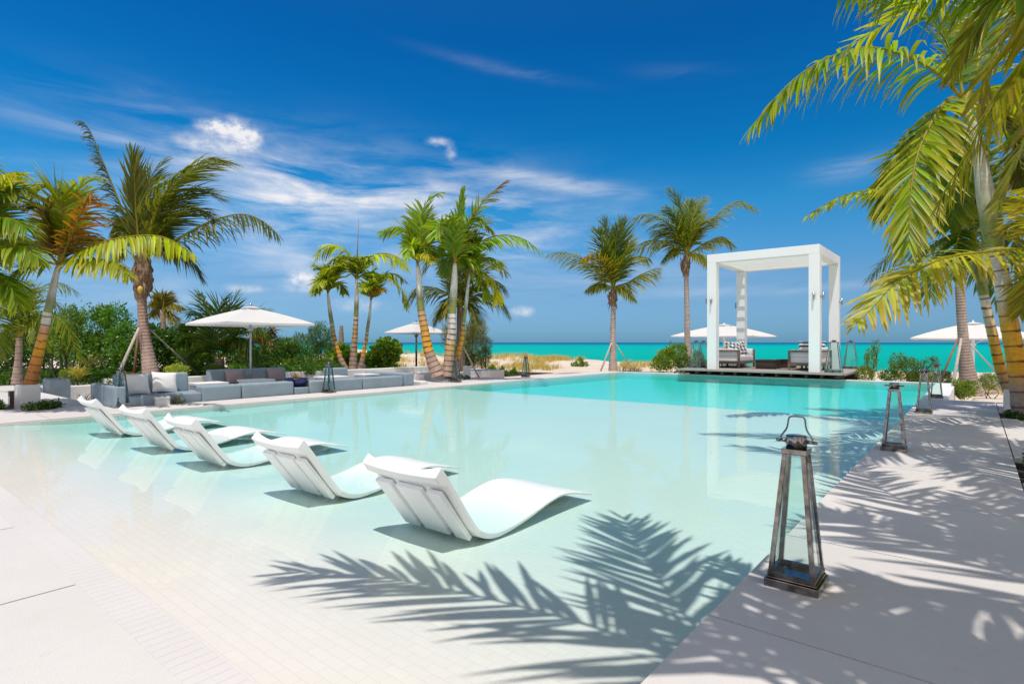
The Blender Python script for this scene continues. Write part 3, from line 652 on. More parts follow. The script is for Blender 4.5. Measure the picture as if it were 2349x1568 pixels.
# small palms in the left thicket
def simple_palm(label, d, base, head, fr, kind, tr=.09, group='coconut palms', dd=.6, stops=None, mid=None):
    uv = [base]+([mid] if mid else [])+[head]
    tp = P(d, *uv); pp = palm(label, tp[0], group)
    trunk(pp, tp, [tr*1.6, tr, tr*.9], stops or [(0, GREYB), (1, (.35, .26, .2))], ringgap=.08, ringw=.016, ringcol=(.2, .13, .1))
    for f in fr:
        k2 = dict(kind)
        if isinstance(f[-1], dict): k2.update(f[-1]); f = f[:-1]
        frond(pp, fpts(d, nr.uniform(-dd, dd), [head]+list(f)), **k2)
    return pp
kc = K(KC, L=.6, n=36, w=.035, c=(.12, .19, .015))
simple_palm('young feathery palm low in the thicket at the far left edge', 13.5, (39, 880), (45, 775), [
    [(60, 690), (100, 655), (135, 648), (176, 668)], [(30, 710), (5, 670), (-25, 690)], [(45, 700), (55, 655), (70, 640)], [(70, 730), (110, 720), (150, 745), (180, 815)],
    [(25, 730), (0, 720), (-20, 760)], [(80, 700), (120, 690), (150, 720)], [(38, 690), (30, 655), (10, 640)], [(70, 740), (90, 750), (105, 790)], [(20, 750), (5, 770), (0, 810)]], kc, .07)
simple_palm('tiny distant palm rising above the thicket right of the big coconut palm', 34, (374, 790), (374, 716), [
    [(380, 690), (395, 683), (405, 690)], [(366, 692), (352, 690), (345, 702)], [(376, 690), (380, 676), (392, 670)], [(385, 703), (402, 698), (418, 706)], [(364, 705), (352, 712), (347, 722)], [(372, 690), (366, 676), (358, 674)], [(384, 712), (394, 722), (398, 735)]],
    K(KC, L=.9, n=24, w=.09, c=(.13, .12, .02), wind=.3, rr=.03), .17)
simple_palm('trunkless young coconut palm fanning out behind the big lounge umbrella', 17, (505, 868), (503, 822), [
    [(490, 740), (470, 700), (462, 675), {}], [(470, 780), (440, 765), (415, 790)], [(475, 800), (445, 800), (425, 830)], [(520, 740), (530, 705), (545, 672)], [(540, 760), (575, 740), (610, 760)],
    [(530, 780), (560, 775), (585, 800)], [(500, 740), (505, 700), (520, 680)], [(460, 760), (430, 740), (410, 750)], [(545, 790), (580, 800), (600, 840)], [(480, 750), (455, 720), (435, 715)], [(560, 740), (590, 710), (615, 715)]],
    K(KC, L=.85, n=40, w=.05, c=(.06, .14, .02)), .14)
simple_palm('brown-leaved small palm half hidden right of the lounge umbrella pole', 19, (600, 860), (602, 800), [[(608, 770), (620, 755), (632, 765)], [(595, 770), (585, 760), (578, 775)], [(604, 765), (610, 750), (622, 745)], [(612, 785), (626, 785), (634, 800)]],
    K(KC, L=.6, n=24, w=.05, c=(.14, .08, .03)), .1)

# --- middle group of crownshaft palms
def crown_palm(label, d, tr, sh, fr, rads=(.14, .10, .08, .07), kf=None, ringgap=.16, stops=None, spear=None):
    tp = P(d, *tr); pp = palm(label, tp[0], 'crownshaft palms beside the pool')
    stops = stops or [(0, GREYB), (.3, (.40, .26, .19)), (.45, ORANGE), (.7, (.55, .33, .10)), (.85, (.5, .42, .26)), (1, (.5, .46, .4))]
    trunk(pp, tp, list(rads), stops, ringgap=ringgap, ringw=.028)
    r = rads[-1]; trunk(pp, P(d, *sh), [r*1.05, r, r*.8, r*.5], [(0, SHG), (.25, (.22, .24, .10)), (.5, PALE), (.92, PALE), (1, (.4, .3, .08))], ringgap=9, bulge=0, name='crown_shaft', mat='shaft')
    kf = kf or K(KA, L=.8, n=38, w=.072, rr=.024)
    kf = dict(kf); kf['c'] = tuple(x*1.25 for x in kf['c']); rads = [x*.88 for x in rads]
    if spear: 
        mb = MB(); mb.tube(P(d, *spear), [.035, .02, .008], 6); mb.build('spear_leaf', M['stake_brown'], pp)
    for f in fr:
        k2 = dict(kf); dd = nr.uniform(-.9, .9)
        if isinstance(f[-1], dict):
            k2.update(f[-1]); f = f[:-1]; k2['c'] = tuple(x*1.3 for x in k2['c'])
        frond(pp, fpts(d, dd, [sh[-1]]+list(f)), **k2)
    return pp
d5 = 20.3
crown_palm('thin palm leaning left, leftmost of the three palms behind the lounge wall', d5, [(797, 858), (779, 818), (767, 776), (761, 740)], [(761, 740), (758, 722), (755, 700), (752, 672)],
    [[(758, 640), (746, 618), (722, 606)], [(745, 650), (732, 648), (722, 672)], [(750, 645), (738, 640), (727, 655)], [(765, 650), (780, 652), (790, 668)], [(756, 640), (760, 620), (772, 612), {'L': .5}]], (.15, .09, .075, .07), K(KA, L=.62, n=30, w=.08, c=(.2, .28, .015), rr=.02))
crown_palm('straight middle palm of the three behind the lounge wall, topped by a bare spear leaf', d5, [(809, 858), (812, 800), (815, 760), (817, 722)], [(817, 722), (818, 690), (818, 665), (818, 640)],
    [[(812, 605), (795, 578), (767, 562), (740, 570), (726, 592)], [(830, 610), (850, 588), (883, 581), (915, 592), (934, 615)], [(808, 628), (785, 610), (756, 616), (735, 632), (723, 658), {'c': (.28, .35, .012)}],
     [(815, 610), (800, 590), (775, 590), (755, 605)], [(835, 628), (860, 625), (885, 640), {'L': .55}], [(822, 600), (835, 590), (850, 600), {'L': .5, 'c': DGREEN}], [(810, 615), (790, 605), (775, 630), {'c': DGREEN, 'L': .5}]],
    (.16, .12, .09, .078), stops=[(0, (.42, .32, .26)), (.4, (.42, .30, .22)), (.75, (.48, .3, .12)), (1, (.5, .46, .38))], spear=[(818, 640), (820, 570), (823, 503)])
crown_palm('short palm, rightmost of the three behind the lounge wall, beside the grey cube', d5, [(826, 850), (833, 815), (840, 780), (843, 755)], [(843, 755), (846, 735), (849, 712), (851, 688)],
    [[(856, 655), (872, 632), (897, 638), (920, 665), (932, 708), {'c': (.34, .38, .012)}], [(851, 660), (851, 643)], [(862, 668), (872, 660), (880, 665), {'c': (.2, .12, .02), 'L': .4}], [(846, 665), (838, 655), (832, 662), {'L': .45}],
     [(854, 650), (850, 630), (858, 618), {'c': GREEN, 'L': .5}], [(862, 655), (885, 628), (910, 630), (930, 645)]], (.10, .075, .062, .055), K(KA, L=.62, n=30, w=.08, rr=.02, c=(.2, .28, .015)))
d8 = 17.2
crown_palm('tall palm leaning left at the end of the far coping, wide ringed foot', d8, [(1006, 864), (984, 807), (973, 750), (966, 712)], [(966, 712), (963, 672), (961, 640), (958, 608)],
    [[(950, 570), (938, 536), (919, 522), (895, 523), (870, 533)], [(958, 560), (961, 520), (972, 475), (990, 452), (1014, 441)], [(970, 570), (985, 545), (1000, 518), (1018, 522), {'c': GREEN}], [(962, 560), (968, 515), (985, 480)],
     [(950, 575), (940, 560), (935, 590), {'L': .5}], [(966, 585), (978, 580), (990, 600), {'c': (.3, .3, .02), 'L': .4}], [(955, 560), (948, 530), (955, 500), {'L': .6, 'c': DGREEN}], [(965, 575), (985, 568), (1002, 585), {'c': DGREEN, 'L': .5}]],
    (.22, .15, .125, .11), K(KA, L=.72, n=34, w=.08, rr=.022, c=(.15, .26, .012)), stops=[(0, (.42, .32, .27)), (.35, (.42, .28, .2)), (.45, ORANGE), (.8, (.58, .32, .08)), (1, (.5, .36, .25))])
crown_palm('tallest white-shafted palm on the coping, one brown-tipped frond pointing up right', d8, [(1028, 864), (1032, 800), (1036, 760), (1037, 718)], [(1037, 718), (1039, 690), (1042, 650), (1044, 603)],
    [[(1047, 555), (1053, 500), (1063, 436), {'L': .55, 'c': (.07, .2, .02), 'a0': 30, 'a1': 8, 'droop': .1}], [(1052, 560), (1075, 515), (1108, 464), (1156, 418), {'endcol': (.22, .09, .08), 'tip': BROWN, 'L': .7, 'rr': .03, 'droop': .5}],
     [(1060, 585), (1094, 559), (1130, 543), (1164, 539), (1205, 550), (1243, 580), {'L': .75}], [(1035, 560), (1022, 530), (1008, 512), (998, 540)], [(1056, 560), (1080, 535), (1105, 510), (1130, 528), {'c': (.16, .2, .02)}],
     [(1050, 550), (1065, 520), (1090, 500), (1110, 505), {'c': GREEN}], [(1034, 575), (1018, 560), (1010, 585), {'L': .6}], [(1040, 560), (1036, 520), (1030, 495), {'L': .6, 'c': GREEN}], [(1056, 590), (1080, 590), (1100, 620), {'c': GREEN}],
     [(1036, 590), (1025, 600), (1020, 630), {'c': DGREEN, 'L': .5}]], (.19, .15, .13, .12), K(KA, L=.78, n=36, w=.08, rr=.022, c=(.12, .24, .012)), stops=[(0, (.38, .3, .25)), (.25, (.4, .28, .2)), (.5, (.55, .36, .12)), (.62, (.55, .5, .44)), (1, WHITEB)])
crown_palm('orange-footed palm just right of the tallest one on the coping', d8+.6, [(1043, 862), (1050, 820), (1060, 775), (1063, 740)], [(1063, 740), (1069, 700), (1073, 660), (1078, 628)],
    [[(1085, 580), (1100, 560), (1125, 560), {'c': GREEN}], [(1092, 622), (1115, 630), (1132, 655), (1140, 690), {'c': (.36, .36, .01)}], [(1072, 590), (1066, 560), (1060, 540), {'c': GREEN}], [(1090, 600), (1120, 590), (1150, 600), {'c': (.12, .22, .02)}],
     [(1068, 600), (1055, 590), (1046, 610), {'c': GREEN}], [(1080, 590), (1082, 560), (1090, 535), {'c': (.05, .15, .02), 'a0': 30}], [(1090, 630), (1105, 645), (1115, 680)]], (.11, .08, .068, .06), K(KA, L=.68, n=32, w=.075, rr=.02, c=(.17, .27, .012)),
    stops=[(0, (.35, .2, .15)), (.3, (.45, .2, .06)), (.45, ORANGE), (.8, (.62, .34, .04)), (1, (.5, .4, .2))])
kc = K(KC, L=.95, n=52, w=.055, rr=.025, c=(.13, .165, .035), tip=(.38, .32, .08))
simple_palm('dark-trunked coconut palm behind the tallest coping palms', 20, (1056, 872), (1056, 705), [
    [(1035, 680), (1009, 664), (967, 657), (948, 670), (934, 694)], [(1040, 660), (1026, 621), (1005, 596), (985, 598), (973, 618)], [(1078, 670), (1108, 624), (1139, 604), (1162, 624)], [(1080, 685), (1108, 673), (1144, 686), (1167, 722)],
    [(1056, 650), (1058, 610), (1062, 580)], [(1075, 680), (1108, 646), (1140, 645), (1162, 668)], [(1045, 690), (1030, 690), (1020, 715), {'c': (.25, .24, .03)}], [(1070, 695), (1085, 700), (1095, 730)], [(1050, 660), (1040, 620), (1035, 590)], [(1068, 665), (1085, 630), (1105, 600)], [(1040, 700), (1015, 700), (1000, 735)]],
    kc, .13, stops=[(0, (.16, .12, .10)), (.8, (.22, .15, .11)), (1, (.25, .14, .06))])

# --- coconut palms by the pavilion
kc = K(KC, L=1.05, n=64, w=.055, rr=.028, c=(.17, .21, .018), tip=(.42, .36, .04))
def coco(label, d, tr, head, fr, rads=(.22, .135, .112, .10)):
    tp = P(d, *tr); pp = palm(label, tp[0], 'coconut palms')
    trunk(pp, tp, list(rads), [(0, (.45, .35, .30)), (.5, (.52, .42, .37)), (1, (.48, .38, .33))], ringgap=.1, ringw=.02, ringcol=(.26, .2, .17))
    collar(pp, P(d, *head), [.10, .17, .19, .16, .10], 30, .6, int(d))
    for f in fr:
        k2 = dict(kc)
        if isinstance(f[-1], dict): k2.update(f[-1]); f = f[:-1]
        frond(pp, fpts(d, nr.uniform(-1.3, 1.3), [head[-1]]+list(f)), **k2)
    return pp
coco('staked coconut palm at the far left corner of the pool, left of the pavilion', 25, [(1407, 862), (1406, 820), (1406, 760), (1407, 700)], [(1407, 704), (1406, 695), (1405, 684), (1406, 672), (1407, 662)],
    [[(1390, 652), (1364, 618), (1325, 588), (1290, 578), (1257, 583)], [(1398, 640), (1384, 606), (1362, 584), (1340, 590), {'c': (.26, .22, .02)}], [(1404, 630), (1398, 580), (1394, 540), (1386, 508), {'a0': 50, 'droop': .3, 'c': (.09, .16, .02)}],
     [(1411, 630), (1420, 580), (1428, 540), (1429, 505), {'c': (.09, .16, .02), 'droop': .3}], [(1415, 640), (1435, 605), (1458, 588), (1490, 592)], [(1418, 655), (1440, 648), (1473, 628), (1508, 613), {'tip': (.35, .2, .05)}], [(1400, 620), (1384, 570), (1372, 530), {'c': (.09, .16, .02)}],
     [(1410, 620), (1412, 570), (1415, 525), {'c': (.08, .15, .02)}], [(1394, 655), (1370, 650), (1345, 665), {'L': .7}], [(1416, 658), (1435, 662), (1455, 685), {'L': .7}], [(1408, 630), (1430, 590), (1450, 555)]])
coco('taller coconut palm close left of the pavilion, trunk passing the beach umbrella', 26, [(1579, 868), (1577, 800), (1576, 720), (1574, 630)], [(1574, 634), (1573, 620), (1573, 607), (1575, 594), (1576, 582)],
    [[(1556, 545), (1532, 515), (1505, 496), (1475, 492), (1450, 502)], [(1556, 580), (1534, 558), (1490, 552), (1452, 572), (1431, 615)], [(1574, 545), (1569, 510), (1556, 468), (1538, 438), {'a0': 50, 'droop': .4, 'c': (.09, .16, .02)}], [(1581, 545), (1588, 505), (1598, 475), (1612, 452)],
     [(1590, 560), (1614, 525), (1656, 482), (1694, 461), (1735, 478), {'wind': .2}], [(1592, 575), (1620, 556), (1656, 543), (1682, 560)], [(1568, 545), (1550, 500), (1530, 475), {'c': (.09, .16, .02)}], [(1577, 540), (1578, 500), (1582, 462), {'c': (.09, .16, .02)}],
     [(1562, 572), (1540, 575), (1520, 600), {'L': .7}], [(1588, 582), (1610, 585), (1628, 610), {'L': .7}], [(1585, 550), (1605, 515), (1635, 500)], [(1560, 560), (1535, 535), (1500, 528)]])

# dead palm stub
tp = P(24, (784, 850), (783, 800), (783, 746)); p = palm('bare headless palm stump poking above the bushes left of the three palms', tp[0], 'coconut palms')
trunk(p, tp, [.15, .13, .06], [(0, (.4, .3, .25)), (1, (.42, .3, .24))], ringgap=.08, ringw=.02, ringcol=(.2, .13, .1))

# stakes
def stake(label, a, b, w=.07, mat='stake'):
    a = np.array(a); b = np.array(b); mb = MB(); mb.tube([a*0, (b-a)*.5, b-a], [w*.36, w*.34, w*.3], 8)
    return tag(mb.build('wooden_stake', M[mat], None, tuple(map(float, a))), label, 'stake', 'wooden stakes propping the palms')
stake('white stake leaning from the left to the shaggy coconut palm', at(262, 880, 14.4), at(319, 752, 15.0), .12)
stake('brown upright stake close left of the shaggy coconut palm trunk', at(306, 872, 15.4), at(318, 762, 15.2), .11, 'stake_brown')
stake('long grey stake running down to the right of the shaggy coconut palm', at(455, 858, 16.6), at(338, 750, 15.3), .07)
stake('white stake left of the staked palm at the pool corner', at(1376, 856, 24.6), at(1403, 786, 24.9), .11)
stake('white stake right of the staked palm at the pool corner', at(1452, 850, 25.3), at(1409, 784, 25.0), .09)
stake('thin stake left of the taller palm by the pavilion', at(1545, 824, 26), at(1573, 786, 26), .08)
stake('thin stake right of the taller palm by the pavilion', at(1606, 840, 26), at(1580, 790, 26), .08)
stake('brown stake left of the straight trunk behind the right deck', at(2162, 862, 17.2), at(2198, 775, 17.4), .09, 'stake_brown')
stake('broad white stake in front of the straight trunk behind the right deck', at(2184, 892, 16.6), at(2205, 776, 17.2), .12)
stake('grey stake right of the straight trunk behind the right deck', at(2282, 850, 17.4), at(2226, 790, 17.5), .07)
stake('grey stake leaning to the orange-footed palm on the coping', at(1100, 868, 19), at(1063, 795, 18), .07)

# ================================================================== setting
XR, XL, YN, YF = -.91, -11.1, .97, 20.85        # pool edges
def smooth(a, b, x): t = np.clip((x-a)/(b-a), 0, 1); return t*t*(3-2*t)
def ground():
    xs = np.concatenate([[-9000, -3000, -1200, -500, -250, -150, -100, -80, -70], np.arange(-64, 46, .5), [48, 55, 65, 80, 110, 160, 300, 600, 1500, 5000]])
    ys = np.concatenate([[-5000, -1000, -300, -100, -60, -40], np.arange(-30, 90, .5), [95, 105, 120, 150, 200, 300, 500, 1500, 6000, 20000]])
    X, Y = np.meshgrid(xs, ys, indexing='ij')
    r = cY*X+sY*Y; d = -sY*X+cY*Y
    b = r/np.maximum(d, 1)
    z = np.full_like(X, -.2) - .35*smooth(.1, .7, b)*smooth(10, 22, d)
    nz = .05*np.sin(.9*X+.5*np.sin(.7*Y))*np.sin(.8*Y+1.3)+.035*np.sin(2.1*X+1.7*Y)+.03*np.sin(3.3*Y-2.2*X+1)
    z += nz*smooth(21.5, 25, Y+.0*X)*1.0
    crest = 40-12*smooth(-.1, .8, b)
    z += (.42*smooth(.15, -.12, b)+.12)*np.exp(-((d-crest)/4.5)**2)*(1+.5*np.sin(r*.45)+.25*np.sin(r*1.1+2))
    z -= smooth(crest+2, crest+38, d)*3.2 + smooth(crest+30, crest+400, d)*3
    inpool = smooth(-11.9, -11.3, X)*smooth(-.2, -.8, X)*smooth(.6, 1.2, Y)*smooth(21.1, 20.6, Y)
    inpit = np.maximum(smooth(-14.9, -14.4, X)*smooth(-11.6, -12.1, X)*smooth(2.4, 3.0, Y)*smooth(10.9, 10.5, Y), smooth(-18.6, -18.1, X)*smooth(-11.6, -12.1, X)*smooth(2.6, 3.2, Y)*smooth(5.1, 4.6, Y))
    z = z*(1-np.maximum(inpool, inpit))-1.4*np.maximum(inpool, inpit)
    V = np.stack([X, Y, z], -1).reshape(-1, 3); nx, ny = X.shape
    i, j = np.meshgrid(np.arange(nx-1), np.arange(ny-1), indexing='ij'); i = i.ravel(); j = j.ravel()
    F = np.stack([i*ny+j, (i+1)*ny+j, (i+1)*ny+j+1, i*ny+j+1], 1)
    return tag(np_mesh('ground', V, F, M['sand'], smooth=True), kind='structure')
def gz(x, y):
    r = cY*x+sY*y; d = -sY*x+cY*y; b = r/max(d, 1)
    sm = lambda a, c, v: (lambda t: t*t*(3-2*t))(min(max((v-a)/(c-a), 0), 1))
    z = -.2-.35*sm(.1, .7, b)*sm(10, 22, d)
    nz = .05*math.sin(.9*x+.5*math.sin(.7*y))*math.sin(.8*y+1.3)+.035*math.sin(2.1*x+1.7*y)+.03*math.sin(3.3*y-2.2*x+1)
    z += nz*sm(21.5, 25, y); crest = 40-12*sm(-.1, .8, b)
    z += (.42*sm(.15, -.12, b)+.12)*math.exp(-((d-crest)/4.5)**2)*(1+.5*math.sin(r*.45)+.25*math.sin(r*1.1+2))
    return z-sm(crest+2, crest+38, d)*3.2-sm(crest+30, crest+400, d)*3
ground()
SEA = -1.75
mb = MB(); mb.add([(-40000, -40000, 0), (40000, -40000, 0), (40000, 40000, 0), (-40000, 40000, 0)], [(0, 1, 2, 3)])
tag(mb.build('sea', M['sea'], None, (0, 0, SEA)), kind='structure')

# pool shell
def pool():
    prof = [(YN-.0, -.002), (1.35, -.010), (1.8, -.035), (2.4, -.085), (3.0, -.105), (4.2, -.10), (6.5, -.075), (10.8, -.06), (11.1, -.075), (11.45, -.22), (13, -.24), (YF, -.27)]
    mb = MB(); n = len(prof)
    vs = [(x, y, z) for y, z in prof for x in (XL, XR)]
    mb.add(vs, [(2*i, 2*i+1, 2*i+3, 2*i+2) for i in range(n-1)])
    # side walls and the infinity edge wall
    for x in (XL, XR):
        w = [(x, y, z) for y, z in prof]+[(x, y, .004) for y, z in prof]
        f = [(i, i+1, n+i+1, n+i) for i in range(n-1)]
        mb.add(w, f if x == XR else [q[::-1] for q in f])
    tag(mb.build('pool_floor', M['tiles']), kind='structure')
    mb = MB(); mb.box(XL-.3, XR+.45, YF, YF+.28, -1.3, .004); mb.box(XR, XR+.45, 14.85, YF, -1.3, .012)
    tag(mb.build('pool_edge', M['wallw']), kind='structure')
    mb = MB(); mb.box(XL-.01, XR+.01, YN-.002, YF+.01, -1.0, 0)
    tag(mb.build('pool_water', M['water']), kind='structure')
pool()
def deck():
    g = .006; mb = MB()
    def row(x0, x1, y0, y1, z=.015): mb.box(x0+g, x1-g, y0+g, y1-g, -.22, z)
    # right deck: two columns of slabs with planting pockets in the outer one
    ys = [2.46-1.33*k for k in range(5, 0, -1)]+[2.46+1.33*k for k in range(0, 10)]+[14.85]
    for a, b_ in zip(ys[:-1], ys[1:]):
        row(XR, .3, a, b_)
        if not (6.3 < (a+b_)/2 < 8.2 or 11.2 < (a+b_)/2 < 13.4):
            row(.3, 1.55, a, b_)
            if a < 6: row(1.55, 2.8, a, b_); row(2.8, 4.0, a, b_)
    # near deck
    xs = [XR]+[-2.05-1.37*k for k in range(0, 16)]
    for b_, a in zip(xs[:-1], xs[1:]):
        for y0, y1 in ((-.52, .8085), (-1.85, -.52), (-3.2, -1.85)): row(a, b_, y0, y1)
    # left terrace
    xs2 = [-12.05, -13.3, -14.55, -15.8, -17.05, -18.3, -19.55, -20.8]
    row(XL-.95, XL, -3.2, .8) if False else None
    yy = [.97, 2.3, 3.6, 4.93, 6.26, 7.6, 8.93, 10.26, 11.6, 12.93, 14.26, 15.6, 16.93, 18.26, 19.6, YF]
    for a, b_ in zip(yy[:-1], yy[1:]): row(XL-.95, XL, a, b_)
    for b_, a in zip(xs2[:-1], xs2[1:]):
        for y0, y1 in ((.97, 1.75), (1.75, 2.85), (2.85, 3.4)):
            if -14.6 < (a+b_)/2 < -12.9 and 1 < y0 < 2: continue
            row(a, b_, y0, y1)
        if b_ < -18.2:
            for y0, y1 in ((3.4, 4.35), (4.35, 5.3)): row(a, b_, y0, y1)
    for b_, a in zip(xs2[:3], xs2[1:4]):
        for y0, y1 in ((10.75, 12.0), (12.0, 13.3), (13.3, 14.6)): row(a, b_, y0, y1)
    mb.tones(); tag(mb.build('pool_deck', M['deck_slab']), kind='structure')
    # narrow channel tiles along the beach entry
    mb = MB(); x = XR
    mb.box(-20, XR, .804, .969, -.2, .0115)
    while x > -20:
        mb.box(x-.0562, x-.0008, .808, .885, -.1, .0125); mb.box(x-.0562, x-.0008, .8875, .966, -.1, .0125); x -= .057
    tag(mb.build('entry_channel', M['deck']), kind='structure')
    mb = MB()
    mb.add([(XR, -4, -.03), (4.2, -4, -.03), (4.2, 14.84, -.03), (XR, 14.84, -.03)], [(0, 1, 2, 3)])
    mb.add([(-22, -4, -.03), (XR, -4, -.03), (XR, YN, -.03), (-22, YN, -.03)], [(0, 1, 2, 3)])
    mb.add([(XL-.94, YN, -.03), (XL, YN, -.03), (XL, YF, -.03), (XL-.94, YF, -.03)], [(0, 1, 2, 3)])
    mb.add([(-22, YN, -.03), (XL-.94, YN, -.03), (XL-.94, 3.39, -.03), (-22, 3.39, -.03)], [(0, 1, 2, 3)])
    tag(mb.build('soil', M['soil']), kind='structure')
deck()
# sunken lounge
mb = MB(); mb.box(-14.65, XL-.95, 3.4, 10.75, -.6, -.45); mb.box(-18.2, -14.651, 3.4, 4.9, -.6, -.45); tag(mb.build('lounge_floor', M['deck']), kind='structure')
mb = MB(); mb.box(-14.9, -14.6, 4.9, 14.8, -.6, .38); mb.box(-18.5, -14.598, 4.7, 4.898, -.6, .10); mb.box(-18.5, -18.25, 3.42, 4.698, -.6, .06); mb.box(-14.6, -12.06, 10.72, 10.98, -.6, .10); mb.box(-18.3, -12.05, 3.2, 3.395, -.6, -.035)
o = mb.build('lounge_wall', M['wallw'], bevel=.01); tag(o, 'low white rendered wall running behind the sunken lounge', 'wall')
mb = MB(); mb.box(-16.9, -13.6, 12.2, 16.2, -.4, .19); tag(mb.build('raised_plinth', M['deck'], bevel=.01), 'raised white platform beyond the far end of the lounge', 'platform')
mb = MB(); mb.box(-24.0, -14.9, 5.25, 5.4, -.3, .16)
tag(mb.build('planter_edge', M['wallw']), 'low pale kerb between the left terrace and the planting', 'kerb')

# ================================================================== lanterns
def lantern0(h=.70, b=.235, t=.125, handle_up=True):
    L = thing('lantern', 'x', 'lantern', group='steel and glass floor lanterns')
    m = MB(); m.box(-b/2, b/2, -b/2, b/2, 0, .038); m.box(-b/2+.008, b/2-.008, -b/2+.008, b/2-.008, .04, .048)
    m.build('base', M['steel'], L, bevel=.003)
    z0, z1 = .048, h-.085; bi, ti = b/2-.014, t/2-.004; w = .0225
    for sx in (-1, 1):
        for sy in (-1, 1):
            m = MB(); m.bar((sx*(bi-w/2), sy*(bi-w/2), z0), (sx*(ti-w/2), sy*(ti-w/2), z1), w); m.build('post', M['steel'], L, bevel=.002)
    m = MB()
    for s_ in (-1, 1):
        m.box(-bi, bi, s_*bi-.009-s_*.009, s_*bi+.009-s_*.009, z0+.001, z0+.022); m.box(s_*bi-.009-s_*.009, s_*bi+.009-s_*.009, -bi+.019, bi-.019, z0+.001, z0+.022)
    m.build('bottom_rail', M['steel'], L)
    for sx, sy in ((1, 0), (-1, 0), (0, 1), (0, -1)):
        m = MB(); g = .006
        def pt(s_, z):
            k = (z-z0)/(z1-z0); e = (bi-g)*(1-k)+(ti-g)*k; i = e-.012
            return (sx*e, s_*i, z) if sx else (s_*i, sy*e, z)
        m.add([pt(-1, z0+.01), pt(1, z0+.01), pt(1, z1), pt(-1, z1)], [(0, 1, 2, 3)])
        m.build('glass_pane', M['glass'], L)
    m = MB(); m.box(-t/2, t/2, -t/2, t/2, z1, z1+.026); m.build('top_plate', M['steel'], L, bevel=.003)
    zc = z1+.027
    m = MB(); m.lathe([(.001, 0), (.047, 0), (.047, .058), (.045, .062), (.001, .062)], (0, 0, zc), 28)
    capo = m.build('vent_cap', M['steel'], L)
    for a in range(8):
        an = a*math.pi/4+math.pi/8; m = MB(); c_, s_ = math.cos(an), math.sin(an)
        m.tube([(c_*.04, s_*.04, zc+.03), (c_*.0482, s_*.0482, zc+.03)], .0095, 10); m.build('vent_hole', M['hole_dark'], capo)  # solid discs on the cap, shade inside the openings put into their colour
    m = MB()
    for s_ in (-1, 1): m.tube([(s_*.045, 0, zc+.032), (s_*.075, 0, zc+.032)], .008, 8); m.lathe([(.001, -.008), (.011, -.006), (.011, .006), (.001, .008)], (s_*.083, 0, zc+.032), 10)
    m.build('handle_pivot', M['steel'], L)
    m = MB(); zh = zc+.032
    if handle_up: hp = [(-.072, 0, zh-.005), (-.07, 0, zh+.02), (-.045, .004, zh+.06), (-.037, .008, zh+.105), (-.03, .009, zh+.118), (0, .01, zh+.121), (.03, .009, zh+.118), (.037, .008, zh+.105), (.045, .004, zh+.06), (.07, 0, zh+.02), (.072, 0, zh-.005)]
    else: hp = [(-.072, 0, zh), (-.075, .05, zh-.004), (-.06, .085, zh-.01), (0, .1, zh-.012), (.06, .085, zh-.01), (.075, .05, zh-.004), (.072, 0, zh)]
    m.tube(curve(hp, 30), .0042, 8); m.build('handle', M['steel'], L)
    return L
LN = lantern0(.725, .24, .114)
LN.location = (-.685, 3.05, .016); LN['label'] = 'nearest and largest looking steel and glass lantern with raised handle on the right deck'
LN2 = lantern0(.735, .24, .114, False)
def gp(u, v, z=.016): return ong(u, v, z)
LN2.location = (-.70, float(gp(2046, 1034)[1])+.1, .016); LN2['label'] = 'second steel lantern from the camera along the right deck, standing in palm shade'
for f, x, lab in (((2104, 947), -.68, 'third steel lantern from the camera along the right deck'), ((2135, 912), -.66, 'fourth and farthest lantern of the right deck row, just behind the third')):
    y = float(gp(*f)[1])+.1; copy_tree(LN2, loc=(x, y, .016), label=lab)
def lz(u, v): return (float(ong(u, v, .016)[0]), float(ong(u, v, .016)[1]), .016)
copy_tree(LN2, loc=lz(2327, 893), label='lantern half hidden behind the foot of the largest palm, near the right edge')
for (u, v), lab in (((263, 934), 'lantern on the left coping in front of the left sofa, behind the farthest loungers'), ((746, 901), 'lantern on the left coping in front of the blue bowl planter'),
                    ((1041, 877), 'lantern on the left coping at the foot of the tallest palms'), ((1202, 865), 'lantern alone near the far end of the left coping, against the sand')):
    l = lz(u, v); copy_tree(LN, loc=(l[0], l[1]+.1, l[2]), label=lab, rz=.1)
BL = lantern0(1.06, .50, .26, False)
ZP = .22
def lp(u, v): q = ong(u, v, ZP); return (float(q[0]), float(q[1]), ZP+.003)
BL.location = (-3.62, 21.15, ZP+.003); BL['label'] = 'large lantern on the pavilion platform right beside the front right column'
copy_tree(BL, loc=(-3.65, 24.6, ZP+.003), label='large lantern alone at the back right corner of the pavilion platform', rz=.05)
copy_tree(BL, loc=(-8.45, 21.7, ZP+.003), label='large lantern on the pavilion platform left of the front left column, nearer of two', rz=.1)
copy_tree(BL, loc=(-8.5, 22.6, ZP+.003), label='large lantern behind the other one at the left end of the pavilion platform', rz=.3)

